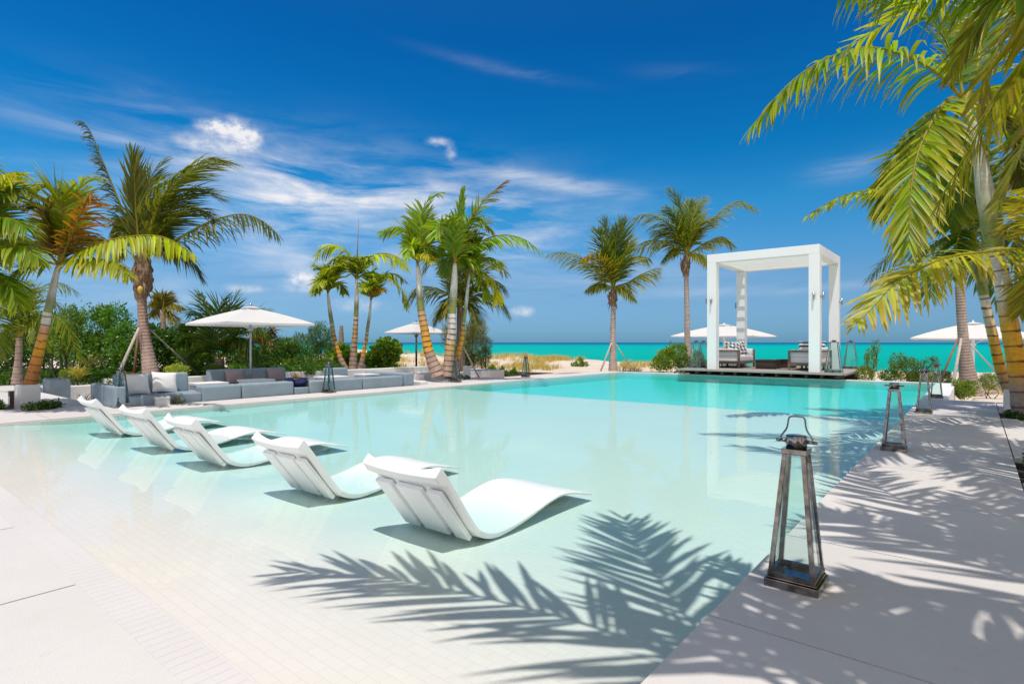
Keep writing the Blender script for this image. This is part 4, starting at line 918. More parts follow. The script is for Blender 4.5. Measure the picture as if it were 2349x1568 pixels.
# ================================================================== in-water loungers
def lounger():
    L = thing('pool_lounger', 'x', 'lounger', group='white resin loungers standing in the shallow water')
    prof = [(-.335, .470), (-.31, .447), (-.22, .325), (-.11, .165), (-.02, .045), (.035, -.002), (.10, -.030), (.19, -.046), (.30, -.044), (.43, -.030), (.57, -.006), (.70, .024), (.82, .044), (.92, .054), (1.02, .048), (1.13, .028), (1.24, .000), (1.33, -.022), (1.37, -.034)]
    C = curve([(0, y, z) for y, z in prof], 70); n = 70; W = .70; m = 17
    T = nrm(np.gradient(C, axis=0)); Nn = np.stack([T[:, 0]*0, -T[:, 2], T[:, 1]], 1)
    s_ = np.linspace(0, 1, n); th = np.interp(s_, [0, .045, .07, .35, .5, 1], [.080, .082, .042, .040, .028, .02])
    dish = np.interp(s_, [0, .1, .5, .7, 1], [.055, .05, .03, .012, .004])
    V = []
    us = np.linspace(-1, 1, m)
    for j in range(2):
        for u in us:
            off = -dish*(1-u*u)
            if j: off = np.where(s_ < .36, -th-dish*.3*(1-u*u), -th-dish*(1-u*u))
            e = W/2*(1-.0*j)
            V.append(C+Nn*off[:, None]+np.array((1, 0, 0))*u*e)
    V = np.stack(V, 1); mm = 2*m; Vf = V.reshape(-1, 3); F = []
    for i in range(n-1):
        for k in range(m-1):
            F.append((i*mm+k, (i+1)*mm+k, (i+1)*mm+k+1, i*mm+k+1)); F.append((i*mm+m+k, i*mm+m+k+1, (i+1)*mm+m+k+1, (i+1)*mm+m+k))
        F.append((i*mm, i*mm+m, (i+1)*mm+m, (i+1)*mm)); F.append((i*mm+m-1, (i+1)*mm+m-1, (i+1)*mm+mm-1, i*mm+mm-1))
    for k in range(m-1):
        F.append((k, k+1, m+k+1, m+k)); b = (n-1)*mm; F.append((b+k, b+m+k, b+m+k+1, b+k+1))
    mb = MB(); mb.add(Vf, F, True); o = mb.build('shell', M['resin'], L)
    bv = o.modifiers.new('b', 'BEVEL'); bv.width = .012; bv.segments = 3; bv.limit_method = 'ANGLE'; bv.angle_limit = R(50)
    wn = o.modifiers.new('n', 'WEIGHTED_NORMAL')
    # moulded slabs on the back, parted by two grooves
    a, b_ = np.array((-.262, .325)), np.array((.0, -.022)); dr = (b_-a)/np.linalg.norm(b_-a); nn = np.array((dr[1], -dr[0])); nn = nn if nn[0] < 0 else -nn
    for x0, x1 in ((-.31, -.155), (-.105, .135), (.185, .31)):
        mb = MB(); q = []
        for t_, off in ((a, .025), (b_, .025), (b_, .058), (a, .062)):
            p_ = t_+nn*off; q.append(p_)
        lo = [(x0, q[0][0], q[0][1]), (x1, q[0][0], q[0][1]), (x1, q[1][0], q[1][1]), (x0, q[1][0], q[1][1])]
        up = [(x0, q[3][0], q[3][1]), (x1, q[3][0], q[3][1]), (x1, q[2][0], q[2][1]), (x0, q[2][0], q[2][1])]
        mb.prism(lo, up); mb.build('back_panel', M['resin'], L, bevel=.008)
    return L
LG = lounger()
lab = ['nearest white lounger in the shallow water, with its two back grooves plainly visible', 'second nearest white lounger in the shallow water', 'middle one of the five white loungers',
       'second farthest white lounger, overlapping the farthest one', 'farthest white lounger, its head reaching above the left coping by the lantern']
for i, xr in enumerate((-2.44, -3.95, -5.85, -7.22, -8.95)):
    o = LG if i == 0 else copy_tree(LG)
    o.location = (xr-.35, 2.66, 0); o['label'] = lab[i]; o.rotation_euler = (0, 0, R((0, .8, -1.0, 1.2, -.7)[i]))

# ================================================================== sofas of the sunken lounge
def block(name, parent, x0, x1, y0, y1, z0, z1, b=.06, mat='fab_blue'):
    b *= .62
    mb = MB(); mb.rbox(x0, x1, y0, y1, z0, z1, b, 3); return mb.build(name, M[mat], parent)
G = 'blue grey sofas of the sunken lounge'
def sofa(label, x_front, y0, y1, depth=.85, seat=.20, back=.56, nb=2, arm=None, seats=None):
    t = thing('sofa', label, 'sofa', (x_front-depth/2, (y0+y1)/2, -.45), group=G, world=True)
    w = (y1-y0)/nb
    for i in range(nb):
        block('seat', t, x_front-depth+.12, x_front, y0+i*w+.006, y0+(i+1)*w-.006, -.42, seat, .06)
        mb = MB(); mb.rbox(-.11, .11, y0+i*w+.006, y0+(i+1)*w-.006, -.02, back-seat+.02, .045, 4)
        for k in range(len(mb.v)):      # backrests lean back a little
            x, y, z = mb.v[k]; mb.v[k] = (x_front-depth+.12+x-.16*z, y, seat+z)
        mb.build('backrest', M['fab_blue'], t)
    if arm: block('armrest', t, x_front-1.45, x_front+.02, *arm, -.42, .40, .07)
    mb = MB(); mb.box(x_front-depth+.15, x_front-.04, y0+.05, y1-.05, -.45, -.42); mb.build('plinth', M['dark_teak'], t)
    return t
sofa('left sofa with two tall backrests and white pillows, behind the coping lantern', -12.12, 3.62, 4.94, arm=(3.42, 3.61))
sofa('back sofa with mauve pillows under the large lounge umbrella', -13.6, 5.9, 7.85, depth=.7, back=.53)
sofa('small single-back sofa seat behind the coping lantern and blue bowl', -13.6, 9.05, 9.75, depth=.7, back=.46, nb=1)
def low(label, y0, y1, x0=-12.55, x1=-12.08, z=.315, name='low_sofa'):
    t = thing(name, label, 'sofa', ((x0+x1)/2, (y0+y1)/2, -.45), group=G, world=True)
    block('backrest', t, x0+.1, x1, y0+.008, y1-.008, -.42, z, .07)
    block('seat', t, x0-.55, x0+.11, y0+.01, y1-.01, -.42, .12, .06)
    return t
low('low sofa back directly right of the left sofa, along the coping', 4.5+.42, 5.72)
low('low sofa back in front of the umbrella pole, along the coping', 5.72, 6.92)
low('low sofa back behind the coping lantern, right of the blue bowl', 7.3, 8.8, z=.30)
low('low sofa back farthest along the coping', 8.8, 10.12, z=.30)
t = thing('low_sofa', 'sofa end piece closing the far end of the lounge', 'sofa', (-13, 10.3, -.45), group=G, world=True)
block('armrest', t, -13.9, -12.08, 10.16, 10.5, -.42, .36, .07); block('seat', t, -13.9, -12.6, 9.4, 10.15, -.42, .12, .06)
t = thing('ottoman', 'lone pale blue seat block on the terrace at the far left of the lounge', 'ottoman', (-17.5, 3.7, -.45), group=G, world=True)
block('seat', t, -17.75, -17.2, 3.5, 3.95, -.42, .33, .09)
t = thing('ottoman', 'dark blue square base carrying the blue bowl', 'ottoman', (-12.3, 7.1, -.45), world=True)
block('seat', t, -12.6, -12.08, 6.93, 7.29, -.42, .17, .05)
for (x0, x1, y0, y1, z, lab) in ((-13.3, -12.75, 5.1, 5.75, .33, 'white low table top between the left sofa and the back sofa'), (-13.35, -12.8, 6.2, 6.85, .34, 'white low table top at the foot of the umbrella pole'),
                                 (-13.4, -12.8, 8.2, 8.9, .32, 'white low table top right of the blue bowl'), (-13.5, -12.95, 9.5, 10.0, .33, 'white low table top near the far end of the lounge'), (-12.1, -11.98, 4.05, 4.3, .17, 'small white block in front of the left sofa seat')):
    t = thing('low_table', lab, 'table', ((x0+x1)/2, (y0+y1)/2, -.45), world=True)
    mb = MB(); mb.box(x0, x1, y0, y1, z-.05, z); mb.build('tabletop', M['wallw'], t, bevel=.008)
    mb = MB(); mb.box(x0+.05*(x1-x0), x1-.05*(x1-x0), y0+.05*(y1-y0), y1-.05*(y1-y0), -.45, z-.052); mb.build('pedestal', M['wallw'], t)
def pillow(label, c, w, h, mat, rz=0, tilt=.3, roll=0.0, group='scatter pillows'):
    n = 15; vs = []; fs = []
    u = np.linspace(-1, 1, n)
    rr_ = random.Random(hash(label) % 999 if False else len(label))
    for s_ in (1, -1):
        for a in u:
            for b_ in u:
                e = (1-abs(a)**2.4)*(1-abs(b_)**2.4); th = .075*max(e, 0)**.55
                pin = 1-.07*(a*a)*(1-b_*b_)*0-.06*((1-b_*b_)*abs(a)**3)-.0; pin2 = 1-.06*((1-a*a)*abs(b_)**3)
                vs.append((a*w/2*pin, s_*(th+.006*math.sin(7*a+5*b_)*e), b_*h/2*pin2))
    for s_ in (0, 1):
        for i in range(n-1):
            for j in range(n-1):
                q = (s_*n*n+i*n+j, s_*n*n+(i+1)*n+j, s_*n*n+(i+1)*n+j+1, s_*n*n+i*n+j+1); fs.append(q if s_ else q[::-1])
    mb = MB(); mb.add(vs, fs, True); o = mb.build('pillow', M[mat], None, tuple(map(float, c)))
    o.rotation_euler = (-tilt, roll, rz); return tag(o, label, 'pillow', group)
RZ = R(90)
pillow('white pillow striped with shadow on the left half of the left sofa', (-12.62, 3.92, .40), .46, .42, 'fab_white', RZ, .35)
pillow('bright white pillow on the right half of the left sofa', (-12.62, 4.42, .41), .46, .42, 'fab_white', RZ, .35, .08)
pillow('mauve pillow at the left end of the back sofa', (-13.98, 6.45, .37), .46, .36, 'fab_mauve', RZ, .3)
pillow('mauve pillow right of the umbrella pole on the back sofa', (-13.98, 7.5, .37), .46, .36, 'fab_mauve', RZ, .3)

# bowl planter and other small plants in pots
def spiky(name, label, c, n, h, cc, parent=None, cat='plant', spreadk=.55, w=.02, mat='grass'):
    V = []; F = []; Cc = []
    for i in range(n):
        a = nr.uniform(0, 6.28); tlt = nr.uniform(.1, 1)*spreadk; L = h*nr.uniform(.6, 1.1)
        d = np.array((math.cos(a)*tlt, math.sin(a)*tlt, 1.)); d /= np.linalg.norm(d); p = np.array(c)+np.array((d[0], d[1], 0))*.06*h; sdir = np.array((-math.sin(a), math.cos(a), 0))
        b0 = len(V); k0 = np.array(cc)*nr.uniform(.6, 1.3)
        for k in range(5):
            ww = w*(1, 1.1, .85, .5, .06)[k]
            V += [p-sdir*ww/2, p+sdir*ww/2]; Cc += [k0*(1-.1*k)+np.array(STRAW)*.08*k]*2
            d = d+np.array((d[0], d[1], 0))*.35-np.array((0, 0, .06*k)); d /= np.linalg.norm(d); p = p+d*L/4
        F += [(b0+2*k, b0+2*k+1, b0+2*k+3, b0+2*k+2) for k in range(4)]
    o = np_mesh(name, np.array(V), np.array(F), M[mat], parent, np.clip(np.array(Cc), 0, 1))
    if parent is None: tag(o, label, cat)
    return o
t = thing('bowl_planter', 'glossy navy blue bowl of dry spiky grass between the lounge sofas', 'planter', (-12.33, 7.11, .172))
mb = MB(); mb.lathe([(.001, 0), (.12, 0), (.16, .02), (.24, .12), (.268, .19), (.27, .2), (.255, .2), (.235, .16), (.001, .16)], (0, 0, 0), 36); mb.build('bowl', M['navy'], t)
mb = MB(); mb.lathe([(.001, .166), (.23, .166)], (0, 0, 0), 24); mb.build('soil', M['soil'], t)
spiky('foliage', None, (0, 0, .16), 46, .3, (.42, .26, .10), t, spreadk=.9, w=.016)
spiky('grass_plant', 'small dry grass tuft between the lone sofa end and the left sofa', (-13.3, 3.25, .0), 40, .32, (.45, .28, .12), spreadk=.9, w=.02)
spiky('agave', 'small spiky agave in front of the left sofa seat', (-12.0, 4.45, -.02), 30, .28, (.22, .22, .08), spreadk=1.0, w=.03)

# ================================================================== umbrellas
def umbrella(label, c, a, zr, zt, sag=.06, base_z=-.45, polr=.028, polmat='alu', valance=.05, vent=True, crank=False):
    t = thing('umbrella', label, 'umbrella', (c[0], c[1], base_z), group='white square umbrellas')
    H = zt-base_z; Rz = zr-base_z
    n = 12; vs = []; fs = []
    def srf(q, x, y, lift=0.0): pass
    mb = MB()
    for k in range(4):
        an = k*math.pi/2; c0, s0 = math.cos(an), math.sin(an); vv = []; ff = []
        for i in range(n+1):
            r_ = i/n
            for j in range(n+1):
                s_ = -1+2*j/n; x = a*r_; y = a*r_*s_
                edge = (1-s_*s_)           # between the ribs the cloth dips and its rim pulls in
                z = Rz+(H-Rz)*(1-r_)**1.0 + .0 - sag*edge*r_*(1.1-r_)*2.2 + sag*.9*r_*(1-r_)*1.6
                x2 = x*(1-.035*edge*r_); y2 = y
                vv.append((x2*c0-y2*s0, x2*s0+y2*c0, z))
        for i in range(n):
            for j in range(n):
                q = (i*(n+1)+j, (i+1)*(n+1)+j, (i+1)*(n+1)+j+1, i*(n+1)+j+1); ff.append(q)
        mb.add(vv, ff, True)
        # valance
        b = n*(n+1); v2 = [vv[b+j] for j in range(n+1)]+[(vv[b+j][0]*.998, vv[b+j][1]*.998, vv[b+j][2]-valance) for j in range(n+1)]
        mb.add(v2, [(j, n+1+j, n+2+j, j+1) for j in range(n)], True)
    cn = mb.build('canopy', M['canvas'], t)
    if vent:
        mb = MB(); va = a*.16; hz = H-(H-Rz)*.13
        for k in range(4):
            an = k*math.pi/2+math.pi/4; an2 = an+math.pi/2; q = lambda r_, an_, z: (r_*math.cos(an_), r_*math.sin(an_), z)
            mb.add([(0, 0, H+.035), q(va*1.414, an, hz+.035), q(va*1.414, an2, hz+.035)], [(0, 1, 2)])
        mb.build('vent_cap', M['canvas'], t)
    mb = MB(); mb.tube([(0, 0, 0), (0, 0, H+.03)], polr, 14); mb.build('pole', M[polmat], t)
    mb = MB(); mb.lathe([(.001, .03), (.03, .03), (.035, .055), (.02, .085), (.001, .1)], (0, 0, H), 12); mb.build('finial', M[polmat], t)
    hub = H-(H-Rz)*1.05-.12*a
    mb = MB(); mb.lathe([(polr, -.05), (polr+.035, -.05), (polr+.035, .05), (polr, .05)], (0, 0, hub), 14); mb.build('hub', M[polmat], t)
    for k in range(8):
        an = k*math.pi/4; rr_ = a*(1.414 if k % 2 else 1.0)*.985
        def sp(f): r_ = f*rr_; return (r_*math.cos(an), r_*math.sin(an), Rz+(H-Rz)*(1-f)-.018 + (sag*.9*f*(1-f)*1.6 if k % 2 else -sag*f*(1.1-f)*1.4))
        mb = MB(); mb.tube([sp(.02), sp(.5), sp(.99)], .009, 6); mb.build('rib', M['white'], t)
        mb = MB(); mb.tube([(polr*math.cos(an), polr*math.sin(an), hub), sp(.48)], .008, 6); mb.build('strut', M['white'], t)
    if crank: 
        mb = MB(); mb.box(-.04, .04, -.07, -.02, .9, 1.02); mb.tube([(0, -.07, .96), (.06, -.11, .96), (.06, -.11, .86)], .008, 6); mb.build('crank', M[polmat], t)
    mb = MB(); mb.lathe([(.001, 0), (.3, 0), (.3, .05), (.05, .06), (.05, .25), (polr, .25)], (0, 0, 0), 24); mb.build('base', M['alu'], t)
    return t
q = at(575, 785, 13.7); umbrella('large white umbrella rising from the sunken lounge above the mauve pillows', q, 1.06, 1.66, 2.05, crank=True)
q = at(955, 785, 26); umbrella('farther white umbrella standing in the planting between the palm groups', q, 1.03, 1.66, 2.12, base_z=gz(q[0], q[1]), polr=.045, polmat='steel')
q = at(1661, 785, 31); umbrella('wide white umbrella behind the left column of the pavilion', q, 2.14, 1.56, 2.19, base_z=gz(q[0], q[1]), sag=.14, polr=.05, polmat='white')
q = at(2232, 785, 21.5); umbrella('wide white umbrella on the beach at the right, behind the staked trunk', q, 1.82, 1.38, 1.95, base_z=gz(q[0], q[1]), sag=.14, polr=.05, polmat='white')

# ================================================================== pavilion
PX0, PX1, PY0, PY1 = -7.71, -3.98, 20.84, 24.5; ZT = 4.44; cw = .33
t = thing('platform', 'raised timber platform overhanging the far edge of the pool', 'platform', (-6, 22.9, 0), world=True)
mb = MB(); y = 20.6; 
while y < 25.15:
    mb.box(-8.78, -3.24, y, y+.138, ZP-.045, ZP); y += .144
mb.build('decking', M['plank'], t)
mb = MB(); mb.box(-8.74, -3.28, 20.57, 20.597, ZP-.06, ZP+.002); mb.box(-3.238, -3.21, 20.6, 25.2, ZP-.06, ZP+.002); mb.build('fascia', M['plank'], t)
for i in range(12):
    x = -8.5+i*.46; mb = MB(); mb.box(x-.03, x+.03, 20.68, 25.0, ZP-.17, ZP-.047); mb.build('joist', M['dark_teak'], t)
for y_ in (21.4, 24.4):
    mb = MB(); mb.box(-8.6, -3.4, y_, y_+.2, -.9, ZP-.175); mb.build('beam', M['dark_teak'], t)
mb = MB(); mb.box(-5.0, -3.7, 21.65, 22.2, -.9, ZP-.18); mb.build('support_wall', M['wallw'], t)
t = thing('pavilion', 'tall white open pavilion with four square columns and a slatted roof beyond the pool', 'pavilion', (-5.85, 22.7, ZP), world=True)
def sconce(colo, x, y, z, dx, dy):
    mb = MB()
    mb.tube([(x+dx*.0, y+dy*.0, z), (x+dx*.05, y+dy*.05, z)], .035, 12)
    mb.tube([(x+dx*.08, y+dy*.08, z-.12), (x+dx*.08, y+dy*.08, z+.12)], .03, 12); mb.build('sconce', M['alu'], colo)
for ix, iy, sc in ((0, 0, ((-1, 0), (0, -1))), (1, 0, ((0, -1), (1, 0))), (1, 1, ((1, 0),)), (0, 1, ((-1, 0),))):
    x0 = PX0 if ix == 0 else PX1-cw; y0 = PY0 if iy == 0 else PY1-cw
    mb = MB(); mb.box(x0, x0+cw, y0, y0+cw, ZP+.001, ZT-.302); co_ = mb.build('column', M['white'], t, bevel=.008)
    for dx, dy in sc: sconce(co_, x0+cw/2+dx*cw/2, y0+cw/2+dy*cw/2, 2.74, dx, dy)
b = .30
mb = MB(); mb.box(PX0, PX1, PY0, PY0+cw, ZT-b, ZT); mb.build('roof_beam', M['white'], t, bevel=.008)
mb = MB(); mb.box(PX0, PX1, PY1-cw, PY1, ZT-b, ZT); mb.build('roof_beam', M['white'], t, bevel=.008)
for x0 in (PX0, PX1-cw):
    mb = MB(); mb.box(x0, x0+cw, PY0+cw+.001, PY1-cw-.001, ZT-b, ZT); mb.build('roof_beam', M['white'], t, bevel=.008)
mb = MB(); y = PY0+cw+.05
while y < PY1-cw-.08:
    q0 = [(PX0+cw, y, ZT-.26), (PX1-cw, y, ZT-.26), (PX1-cw, y+.02, ZT-.26), (PX0+cw, y+.02, ZT-.26)]
    mb.prism(q0, [(p_[0], p_[1]-.004, p_[2]+.12) for p_ in q0]); y += .13
mb.build('roof_slats', M['white'], t)

def outdoor_sofa(label, x0, x1, y0, y1, face):
    """timber frame box sofa; open side faces +x (face 1) or -x (face -1)"""
    z = ZP+.002; t = thing('outdoor_sofa', label, 'sofa', ((x0+x1)/2, (y0+y1)/2, z), group='timber framed sofas on the pavilion platform', world=True)
    xb, xf = (x0, x1) if face > 0 else (x1, x0)
    f = .07
    for yy in (y0, y1-f):        # end frames
        for xx in (x0, x1-f):
            mb = MB(); mb.box(xx, xx+f, yy, yy+f, z, z+.70); mb.build('leg', M['teak'], t, bevel=.004)
        mb = MB(); mb.box(x0+f, x1-f, yy, yy+f, z+.64, z+.70); mb.box(x0+f, x1-f, yy, yy+f, z+.16, z+.24); mb.build('end_rail', M['teak'], t)
    mb = MB()
    for xx in (x0, x1-f): mb.box(xx, xx+f, y0+f, y1-f, z+.16, z+.24)
    k = y0+f+.1
    while k < y1-f: mb.box(x0+f, x1-f, k, k+.06, z+.17, z+.22); k += .16
    mb.build('seat_frame', M['teak'], t)
    mb = MB(); mb.box(min(xb, xb+face*f), max(xb, xb+face*f), y0+f, y1-f, z+.64, z+.70); mb.build('back_rail', M['teak'], t)
    for i in range(5):
        yy = y0+.35+i*(y1-y0-.7)/4; mb = MB(); mb.box((x0+x1)/2-.03, (x0+x1)/2+.03, yy-.03, yy+.03, z, z+.16) if i in (0, 4) else mb.box(xb+face*.03-.02, xb+face*.03+.02, yy-.02, yy+.02, z, z+.16); mb.build('leg', M['dark_teak'], t)
    block('seat_cushion', t, x0+.04, x1-.04, y0+f+.01, y1-f-.01, z+.24, z+.46, .07, 'fab_white')
    bx = sorted((xb+face*.08, xb+face*.26)); block('back_cushion', t, bx[0], bx[1], y0+f+.12, y1-f-.12, z+.44, z+.80, .07, 'fab_white')
    for yy in (y0+.02, y1-.15): block('arm_cushion', t, x0+f+.01, x1-f-.01, yy-.0+.055, yy+.13+.04, z+.46, z+.73, .05, 'fab_white')
    return t
outdoor_sofa('left timber sofa in the pavilion with checked pillows', -8.15, -7.0, 22.3, 24.3, 1)
outdoor_sofa('right timber sofa in the pavilion, half hidden by the front right column', -5.2, -4.15, 21.9, 23.9, -1)
pillow('white and navy striped pillow at the back of the left pavilion sofa', (-7.75, 23.6, ZP+.78), .55, .5, 'stripe', R(80), .3)
pillow('navy checked pillow lying in front on the left pavilion sofa', (-7.4, 22.75, ZP+.74), .62, .6, 'check', R(35), .45, .15)
pillow('navy checked pillow behind the other checked one on the left pavilion sofa', (-7.3, 23.25, ZP+.76), .6, .6, 'check', R(50), .4, -.1)
pillow('striped pillow left of the column on the right pavilion sofa', (-4.75, 22.6, ZP+.8), .5, .5, 'stripe', R(10), .2)
pillow('striped pillow right of the column on the right pavilion sofa', (-4.4, 23.3, ZP+.8), .5, .5, 'stripe', R(-60), .3)
for lab, x0, x1, y0, y1, h in (('larger dark low coffee table between the pavilion sofas', -6.5, -5.75, 22.5, 23.4, .33), ('smaller dark coffee table behind the larger one in the pavilion', -6.0, -5.4, 23.6, 24.2, .33)):
    t = thing('coffee_table', lab, 'table', ((x0+x1)/2, (y0+y1)/2, ZP+.002), world=True); z = ZP+.002
    mb = MB(); y = y0
    while y < y1-.05: mb.box(x0, x1, y, y+.085, z+h-.035, z+h); y += .09
    mb.build('tabletop', M['dark_teak'], t)
    mb = MB(); mb.box(x0+.02, x1-.02, y0+.02, y1-.03, z+.02, z+h-.037); mb.build('apron', M['dark_teak'], t)
    mb = MB()
    for xx in (x0+.05, x1-.1):
        for yy in (y0+.05, y1-.12): mb.box(xx, xx+.05, yy, yy+.05, z, z+.019)
    mb.build('feet', M['dark_teak'], t)

# ================================================================== white cubes, posts
def cube_light(label, u0, u1, vt, vb, rz=.0, z=0.0, slope=.012):
    w = (u1-u0)/FD; d = (CH-z)*FD/(vb-V0); W = w*d*.74; H = (vb-vt)/FD*d; q = at((u0+u1)/2, vb, d+W*.45); q[2] = z
    t = thing('cube_light', label, 'light box', q, rz=rz, group='white box lights')
    mb = MB(); s_ = W/2; mb.prism([(-s_, -s_, 0), (s_, -s_, 0), (s_, s_, 0), (-s_, s_, 0)], [(-s_, -s_, H), (s_, -s_, H), (s_, s_, H), (-s_, s_, H)]); mb.build('housing', M['wallw'], t, bevel=.006)
    mb = MB(); mb.box(-s_*.9, s_*.9, -s_*.9, s_*.9, H+.001, H+.008); mb.build('lid', M['white'], t)
    return t
cube_light('white box light at the foot of the leaning palm at the far left', 38, 88, 884, 938, .15, -.02)
cube_light('grey-white box light at the foot of the short palm behind the lounge', 817, 852, 833, 858, .3, .0)
cube_light('white box light beside the tallest palms on the coping', 1062, 1080, 840, 868, .3, .0)
cube_light('white box light behind the foot of the largest palm at the right', 2302, 2318, 895, 945, .1, -.02)
q = ong(28, 932, -.03); t = thing('bollard', 'short brown metal bollard light left of the white box', 'bollard', q)
mb = MB(); mb.box(-.07, .07, -.05, .05, 0, .30); mb.build('body', M['dark_teak'], t, bevel=.004)
mb = MB(); mb.box(.0, .065, -.053, -.05, .04, .2); mb.build('lens', M['wallw'], t)

# ================================================================== shrubs, ground plants, grass
def leaves(cent, rad, n, ls, c, cvar=.35, aspect=.5, up=.3, droop=0.0, shell=.55, c2=None):
    """n folded leaves spread through lumpy ellipsoids"""
    cent = np.array(cent); rad = np.array(rad); k = len(cent)
    vol = rad.prod(1)**.75; pk = nr.choice(k, n, p=vol/vol.sum())
    dv = nrm(nr.normal(size=(n, 3))); rr_ = (shell+(1-shell)*nr.rand(n, 1))*np.where(nr.rand(n, 1) < .15, nr.uniform(.9, 1.22, (n, 1)), 1)
    # gaps: twigs reach out in tufts
    tuft = .78+.3*np.abs(np.sin(dv[:, :1]*7+pk[:, None])*np.cos(dv[:, 2:]*6+2*pk[:, None])*np.sin(dv[:, 1:2]*5))**.6
    P0 = cent[pk]+dv*rad[pk]*rr_*tuft
    axis = nrm(dv*.8+nr.normal(size=(n, 3))*.6+np.array((0, 0, up-droop)))
    side = nrm(np.cross(axis, nr.normal(size=(n, 3)))); nn = nrm(np.cross(axis, side))
    L = ls*nr.uniform(.6, 1.25, (n, 1)); Wd = L*aspect
    V = np.stack([P0, P0+axis*L*.45+side*Wd*.5+nn*L*.08, P0+axis*L-nn*L*.05, P0+axis*L*.45-side*Wd*.5+nn*L*.08], 1).reshape(-1, 3)
    F = np.arange(4*n).reshape(n, 4)
    cc = np.array(c)[None]*nr.uniform(1-cvar, 1+cvar, (n, 1))
    if c2 is not None:
        w_ = (nr.rand(n, 1) < .18)*1.0; cc = cc*(1-w_)+np.array(c2)*nr.uniform(.7, 1.2, (n, 1))*w_
    hue = nr.uniform(-.15, .15, (k, 1))[pk]; cc = cc*np.concatenate([1+hue, 1+hue*.4, 1-hue], 1)
    return V, F, np.repeat(cc, 4, 0)
def bush(label, cl, d, n=2500, ls=.09, c=(.05, .11, .015), name='shrub', cat='shrub', group='shrubs of the planting', stems=4, **kw):
    cent = []; rad = []
    for (u, v, rw, rh) in cl:
        cent.append(at(u, v, d+nr.uniform(-.25, .5)*rw/FD*d)); a = rw/FD*d; rad.append((a, a, rh/FD*d))
        for _ in range(3):
            q = cent[-1 if _ == 0 else -1-_]+nrm(nr.normal(size=3))*np.array(rad[-1 if _ == 0 else -1-_])*.7; cent.append(q); rad.append(np.array((a, a, rh/FD*d))*nr.uniform(.3, .5))
    cc = np.array(cent); x, y = cc[:, 0].mean(), cc[:, 1].mean(); zg = gz(x, y)
    t = thing(name, label, cat, (x, y, zg), group=group, world=True)
    V, F, C = leaves(cent, rad, n, ls, tuple(x*1.85 for x in c), **kw)
    V[:, 2] = np.maximum(V[:, 2], zg-.02)
    np_mesh('foliage', V, F, M['shrubleaf'], t, np.clip(C, 0, 1))
    mb = MB()
    for i in range(stems):
        b0 = np.array((x, y, zg))+np.array((nr.uniform(-.1, .1), nr.uniform(-.1, .1), 0)); e = cc[nr.randint(len(cc))]
        mid = (b0+e)/2+nr.normal(size=3)*.08; r0 = max(.012, .02*np.linalg.norm(e-b0)); mb.tube(curve([b0, mid, e], 8), list(np.linspace(r0, r0*.35, 8)), 6)
    mb.build('stem', M['dark_teak'], t)
    return t
DG = (.042, .10, .012); MG = (.06, .14, .015); LG_ = (.11, .19, .02); OG = (.075, .09, .02)
B = bush
B('dense dark green bush between the leaning palm and the big coconut palm', [(215, 760, 55, 65), (180, 800, 45, 60), (250, 810, 55, 60), (160, 745, 25, 35)], 18, 7500, .11, MG, c2=(.16, .26, .02))
B('bright green tree-like bush left of the big coconut trunk', [(268, 740, 32, 50), (285, 790, 40, 60), (300, 830, 40, 40)], 17.4, 5500, .10, (.07, .17, .015), c2=(.2, .3, .03))
B('mid green bush behind the stakes of the big coconut palm', [(380, 800, 55, 50), (350, 775, 30, 35), (420, 820, 50, 45)], 19, 6000, .12, DG, c2=(.1, .17, .02))
B('loose feathery bush behind the tiny distant palm', [(440, 770, 40, 30), (400, 765, 25, 22), (470, 790, 30, 35)], 24, 3500, .16, (.09, .15, .03), aspect=.15, up=1.2)
B('dark bush at the far left edge behind the feathery young palm', [(10, 810, 50, 60), (70, 800, 50, 60), (120, 790, 45, 60), (100, 740, 35, 30)], 19, 7000, .12, DG, c2=(.12, .2, .02))
B('tall loose bush just right of the leaning palm shaft', [(160, 730, 22, 32), (140, 775, 35, 45)], 16.5, 3200, .10, (.10, .17, .02), aspect=.3)
B('broad dark shrub mass right of the lounge umbrella pole', [(630, 815, 45, 38), (680, 820, 45, 36), (590, 830, 40, 35)], 19, 6000, .10, DG, c2=(.1, .18, .02))
B('feathery pale green tree behind the left palm of the three', [(735, 775, 30, 38), (700, 800, 35, 38), (745, 815, 35, 38), (722, 760, 14, 20)], 23, 6500, .17, (.065, .13, .025), aspect=.12, up=.8)
B('feathery bush below the right tip of the lounge umbrella', [(640, 795, 28, 22), (662, 790, 20, 16), (612, 800, 22, 20)], 24, 2600, .16, (.07, .13, .025), aspect=.14, up=.8)
B('sea grape bush with round yellow-green leaves behind the three palms', [(880, 815, 35, 36), (860, 835, 38, 28), (905, 800, 15, 16), (800, 830, 40, 26)], 22, 3600, .17, (.085, .17, .015), aspect=.85, c2=(.34, .36, .02))
B('yellowing sea grape between the left and middle of the three palms', [(785, 812, 18, 24), (768, 830, 22, 24)], 22.5, 1600, .16, (.09, .17, .015), aspect=.85, c2=(.36, .36, .02))
B('tall olive feathery casuarina behind the tallest coping palms', [(1085, 790, 35, 55), (1050, 800, 32, 45), (1100, 755, 20, 30), (1025, 775, 14, 35), (1070, 830, 45, 25)], 26, 9000, .24, (.14, .14, .03), aspect=.07, up=1.1, shell=.25, name='tree', cat='tree')
B('dark feathery branch bush right of the casuarina', [(1115, 790, 14, 18), (1108, 820, 18, 24)], 25.5, 1600, .2, (.06, .075, .02), aspect=.08, up=.4)
